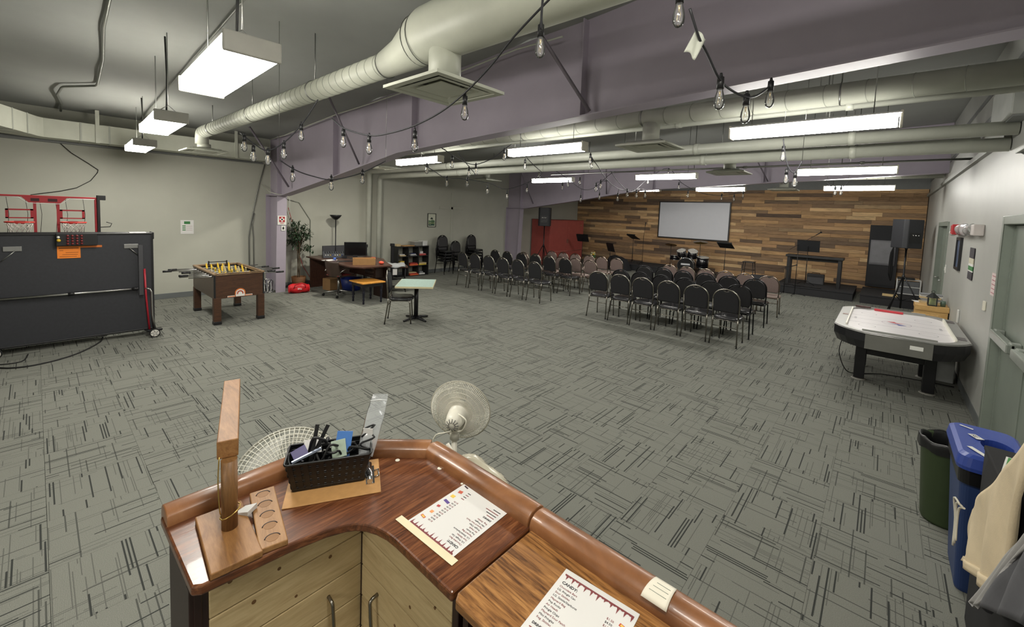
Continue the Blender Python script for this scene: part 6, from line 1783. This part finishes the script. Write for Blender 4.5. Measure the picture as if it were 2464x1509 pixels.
def in_basket(name, dims, loc, rot, m_, label, cat):
    o = MB().b2(-dims[0] / 2, dims[0] / 2, -dims[1] / 2, dims[1] / 2, -dims[2] / 2, dims[2] / 2).build(name, m_, None, bev=.001)
    o.matrix_world = BAS @ Matrix.Translation(loc) @ Matrix.Rotation(rot[2], 4, 'Z') @ Matrix.Rotation(rot[0], 4, 'X') @ Matrix.Rotation(rot[1], 4, 'Y')
    return tag(o, label, cat)
in_basket('name_card', (.055, .002, .085), (.045, .0, .125), (R(-25), R(8), 0), mat('card_blue', (70, 120, 190), .4), 'blue name card standing in the basket', 'card')
in_basket('name_card', (.05, .002, .06), (.03, -.014, .115), (R(-30), R(-4), .1), mat('card_green', (168, 184, 166), .4), 'pale green card in the basket', 'card')
in_basket('name_card', (.06, .002, .05), (-.06, .02, .12), (R(-50), R(10), .3), paper_m, 'white card at the left of the basket', 'card')
in_basket('name_card', (.05, .003, .04), (-.10, -.01, .115), (R(-40), R(-20), .2), mat('card_violet', (70, 60, 120), .4), 'violet card at the left end of the basket', 'card')
in_basket('pen', (.10, .008, .008), (-.075, -.035, .118), (0, R(-12), .35), mat('pen_silver', (176, 186, 206), .3, .5), 'silver blue pen lying across the basket', 'pen')
in_basket('strap', (.014, .002, .13), (-.055, .0, .14), (R(-15), R(12), .2), black_m, 'wide black strap standing at the left of the basket', 'strap')
in_basket('strap', (.014, .002, .12), (-.035, .01, .14), (R(-10), R(28), .2), black_m, 'wide black strap leaning right in the basket', 'strap')
for k, x in enumerate((-.09, -.02, .0, .06)):
    o = in_basket('metal_clip', (.008, .006, .026), (x, -.045 + .02 * k, .115 - .02 * (k == 0)), (R(20 * k), R(15), 0), chrome_m, ('chrome lanyard clip hanging over the basket front', 'chrome lanyard clip in the basket middle', 'chrome lanyard clip at the basket back', 'chrome lanyard clip at the basket right')[k], 'clip')
# zip bag
t = thing('plastic_bag', 'tall clear zip bag with cable standing at the right of the basket', 'plastic bag', (-1.405, .80, ZT + .07))
top_c = Vector((-.058, .10, .195))
def zb(u, v):
    w_ = .034 + .006 * math.sin(3 * v)
    c_ = Vector((0, 0, 0)).lerp(top_c, v)
    th = .016 * math.sin(math.pi * min(1, v * 1.05)) * (1 - .5 * v)
    a = 2 * math.pi * u
    return c_ + Vector((.62, .62, 0)) * (w_ * math.cos(a)) + Vector((.5, -.5, .2)) * (th * math.sin(a)) + Vector((0, 0, .003 * math.sin(9 * u + 14 * v)))
MB().grid(zb, 24, 20).build('film', bag_m, t)
MB().tube([zb(0, .9), zb(.25, .9), zb(.5, .9)], .0022, 5).build('zip_strip', mat('zip_white', (226, 228, 228), .4), t)
MB().tube(spline([zb(.1, .1), zb(.4, .2), zb(.15, .32), zb(.4, .42), zb(.2, .5), zb(.4, .3)]), .004, 6).build('packed_cable', black_m, t)
MB().b2(-.018, .018, -.001, .001, -.03, .03).build('insert_card', paper_m, t, (-.02, .025, .065), R(40))

# ---- menus
drip_m = mat('maroon_print_ink', (122, 58, 60), .7, var=0)
candy = [('Chocolate Bars', '$1.50'), ('LG. Pringle Can', '$4.50'), ('Sour Skittles', '$1.50'), ('LG. Skittle/Starburst', '$2.50'), ('Maynard Bag', '$3.00'), ('Pop Rocks', '$1.50'), ('Air Heads', '$1.00'), ('Pringle Chips', '$1.50'), ('Maynard Sour Patch', '$1.50'), ('Mini Pringles', '$1.50'), ('Reg. Skittles', '$1.50')]
def menu(loc, rz, label):
    """letter sheet: local +y is the top of the page, origin at the page centre"""
    t = thing('price_list', label, 'price list', loc, rz)
    W, L = .216, .279
    MB().b2(-W / 2, W / 2, -L / 2, L / 2, 0, .0006).build('sheet', paper_m, t)
    z = .0009
    ytop = L / 2 - .016
    n = 64; up = []; dn = []
    rr_ = random.Random(5)
    spikes = {i: rr_.uniform(.008, .018) for i in range(3, n, 6)}
    for i in range(n + 1):
        x = -W / 2 + .008 + (W - .016) * i / n
        d = .004 + .003 * abs(math.sin(i * .9)) + spikes.get(i, 0)
        up.append((x, ytop, z)); dn.append((x, ytop - d, z))
    m = MB(); m._add(up + dn, [(i, i + 1, n + 2 + i, n + 1 + i) for i in range(n)]); m.build('drip_border', drip_m, t)
    text('CANDY:', .0125, ink_m, t, (-W / 2 + .014, ytop - .034, z), bold=.0003)
    y = ytop - .047
    for k, (a, b) in enumerate(candy):
        mm = (redink_m, ink_m)[k % 2]
        text(a, .0086, mm, t, (-W / 2 + .014, y, z)); text(b, .0086, mm, t, (W / 2 - .062, y - .004, z)); y -= .0113
    y -= .008
    text('DRINKS:', .0095, ink_m, t, (-W / 2 + .014, y, z), bold=.0003); y -= .012
    for k in range(4):
        MB().b2(-W / 2 + .014, -W / 2 + .045 + .012 * (k % 3), y, y + .003, .0006, z).build('small_print', (redink_m, ink_m)[k % 2], t)
        MB().b2(W / 2 - .062, W / 2 - .048, y, y + .003, .0006, z).build('small_print', (redink_m, ink_m)[k % 2], t); y -= .0113
    deco = [((190, 70, 50), .02, .009), ((226, 150, 90), .012, .012), ((176, 70, 70), .012, .010), ((90, 70, 140), .026, .011), ((226, 190, 80), .016, .014), ((200, 100, 80), .016, .014), ((60, 40, 50), .02, .006)]
    yy = ytop - .045
    for k, (c2, w_, h_) in enumerate(deco):
        MB().b2(-w_ / 2, w_ / 2, -h_ / 2, h_ / 2, 0, .0002).build('candy_picture', mat('candy_%d' % k, c2, .6, var=.1), t, (W / 2 - .02 - .004 * (k % 2), yy, z), R(12 * (k % 3) - 10)); yy -= .033
        if k == 0: MB().b2(-.007, .007, -.0028, .0028, .0002, .0003).build('candy_word', mat('candy_word_yellow', (236, 190, 90), .6), t, (W / 2 - .02, yy + .033, z), R(-10))
    return t
menu((-.983, .905, ZT + .0008), R(182), 'white candy price list taped on the walnut counter facing outward')
menu((-.492, .852, ZT - .0010), R(4), 'white candy price list on the oak counter facing the camera')
o = tile_thing('masking_tape', 'strip of cream masking tape holding the upper price list', 'tape', (.27, .025, .0006), mat('tape_cream', (222, 212, 178), .6), (-.985, .768, ZT + .0018), R(2), 0)
for (x, y, l) in ((-1.396, .941, 'cream sticker dot near the mitred rail corner'), (-1.235, 1.026, 'silver sticker dot by the middle rail'), (-1.103, 1.024, 'tiny white dot by the rail above the upper price list')):
    tag(MB().cyl((0, 0, 0), (0, 0, .0012), .009 if x < -1.2 else .005, n=18).build('sticker_dot', cream_m, None, (x, y, ZT + .0004)), l, 'sticker')
# torn label on the near leather rail
def lab(u, v):
    x = -.405 + .068 * u + .012 * v * (1 - u); s = -.046 + .07 * v
    a = s / .046
    return (x, 1.068 + s, zr + .032 * math.sqrt(max(0, 1 - min(1, a * a) * .8)) + .0015)
o = MB().grid(lab, 8, 8, True, .0004).build('paper_label', mat('label_paper', (222, 216, 200), .7), None)
tag(o, 'torn paper label stuck on the near leather rail', 'label')
for k in range(3):
    MB().tube([Vector(lab(.15 + .05 * k, .3 + .2 * k)), Vector(lab(.5, .3 + .2 * k)), Vector(lab(.85, .3 + .2 * k))], .0008, 4).build('print_line', mat('label_ink', (120, 130, 120), .7), o)

# ---- clear plastic sack hanging outside the rail
t = thing('plastic_sack', 'cloudy plastic sack hanging outside the middle leather rail', 'plastic bag', (-1.13, 1.19, .80))
def sack(u, v):
    a = 2 * math.pi * v
    x = -.17 + .33 * u
    k = math.sin(math.pi * (.08 + .9 * u)) ** .7
    return (x, .05 * k * math.cos(a) + .008 * math.sin(17 * u + 4 * a), .12 - .1 * u * .3 + .07 * k * math.sin(a) * (1 + .15 * math.sin(9 * u)) - .02)
MB().grid(sack, 26, 20).build('film', glass('sack_film', (232, 226, 204), .55, .2), t)
MB().tube([(-.17, 0, .10), (-.2, -.02, .14), (-.22, -.03, .17)], .008, 6).build('knot', mat('sack_knot', (226, 222, 208), .6), t)

# ---- fans
def fan(name, label, c, axis, r, depth, rings, ribs, colr, base_z=0.0, motor_front=False, wire_r=.0018):
    """axis points out of the front of the fan"""
    c, ax = Vector(c), Vector(axis).normalized()
    t = thing(name, label, 'fan', (c.x, c.y, base_z))
    o0 = Vector((c.x, c.y, base_z))
    u = ax.cross(Vector((0, 0, 1))).normalized(); w_ = u.cross(ax).normalized()
    def P(rad, ang, d): return c - o0 + u * (rad * math.cos(ang)) + w_ * (rad * math.sin(ang)) + ax * d
    for s, nm in ((1, 'front_grille'), (-1, 'rear_grille')):
        m = MB()
        for k in range(rings):
            f = (k + 1) / rings
            rad = r * (.3 + .7 * f); d = s * depth * (1 - ((rad / r) ** 3)) ** .5 if rad < r else 0
            m.tube([P(rad, 2 * math.pi * i / 48, d) for i in range(48)], wire_r * (2.6 if k == rings - 1 else 1.0), 5, closed=True)
        for q in range(ribs):
            a = 2 * math.pi * q / ribs
            m.tube([P(r * f, a, s * depth * (1 - f ** 3) ** .5 if f < 1 else 0) for f in (.22, .4, .6, .8, .92, 1.0)], wire_r, 4, caps=False)
        m.build(nm, colr, t)
    mm = MB()
    prof = [(.001, -depth - .13), (.03, -depth - .125), (.05, -depth - .10), (.058, -depth - .05), (.062, -depth - .0), (.09, -depth + .008), (.09, -depth + .02), (.001, -depth + .02)]
    n = 22
    for q in range(len(prof) - 1):
        (r0, d0), (r1, d1) = prof[q], prof[q + 1]
        for i in range(n):
            a, b = 2 * math.pi * i / n, 2 * math.pi * (i + 1) / n
            mm._add([P(r0, a, d0), P(r0, b, d0), P(r1, b, d1), P(r1, a, d1)], [(0, 1, 2, 3)], True)
    mo = mm.build('motor_housing', colr, t)
    vt = MB()
    for k in range(12):
        a = 2 * math.pi * k / 12
        vt.tube([P(.018, a, -depth - .1295), P(.04, a, -depth - .117)], .0035, 4)
    vt.build('vent_slot', mat('vent_grey', (110, 108, 102), .6), mo)
    bl = MB()
    for k in range(3):
        a0 = 2 * math.pi * k / 3
        G = [[P(r * (.2 + .66 * i / 5), a0 + 1.5 * j / 5 * (.6 + .4 * i / 5), -.01 + .035 * (j / 5 - .5)) for j in range(6)] for i in range(6)]
        vs = [p for row in G for p in row]
        bl._add(vs, [(i * 6 + j, (i + 1) * 6 + j, (i + 1) * 6 + j + 1, i * 6 + j + 1) for i in range(5) for j in range(5)], True)
    bl.build('blades', mat('blade_' + name, (206, 206, 200), .3), t)
    MB().cyl(P(0, 0, -.02), P(0, 0, depth), .035, .03, 16).build('hub', colr, t)
    pv = P(0, 0, -depth - .06)
    MB().tube([pv + Vector((0, 0, -.05)), pv + Vector((0, 0, -.12))], .03, 12).build('tilt_joint', colr, t)
    MB().cyl((pv.x, pv.y, .03), (pv.x, pv.y, pv.z - .10), .018, n=14).build('pole', colr, t)
    MB().lathe([(.001, 0), (.19, 0), (.19, .012), (.17, .022), (.03, .045), (.001, .045)], 28, (pv.x, pv.y, 0)).build('base', colr, t)
    return t, P, pv
ivory = mat('fan_ivory', (224, 220, 206), .38, var=.03)
t, P, pv = fan('pedestal_fan', 'ivory pedestal fan facing away beyond the middle leather rail', (-1.965, 1.79, .70), (-.52, .83, .10), .197, .055, 5, 110, ivory, wire_r=.0016)
MB().tube(spline([P(.05, 1.2, -.12), P(.09, .4, -.16), P(.07, -.6, -.15), P(.05, -1.5, -.16), P(.1, -2.2, -.14), P(.16, -2.6, -.12) + Vector((0, 0, -.06)), P(.2, -2.6, -.1) + Vector((0, 0, -.3))]), .0045, 6).build('power_cord', cream_m, t)
MB().tube(spline([P(.03, -1.0, -.17), P(.07, -1.5, -.14), P(.14, -1.6, -.12) + Vector((.02, 0, -.05)), P(.2, -1.6, -.1) + Vector((.05, -.05, -.1))]), .004, 6).build('power_cord', cream_m, t)
fan('floor_fan', 'large white wire fan behind the left end of the bar', (-1.945, .735, .72), (.62, -.25, .62), .235, .075, 8, 64, mat('fan_white', (214, 212, 200), .4, var=.03), wire_r=.002)
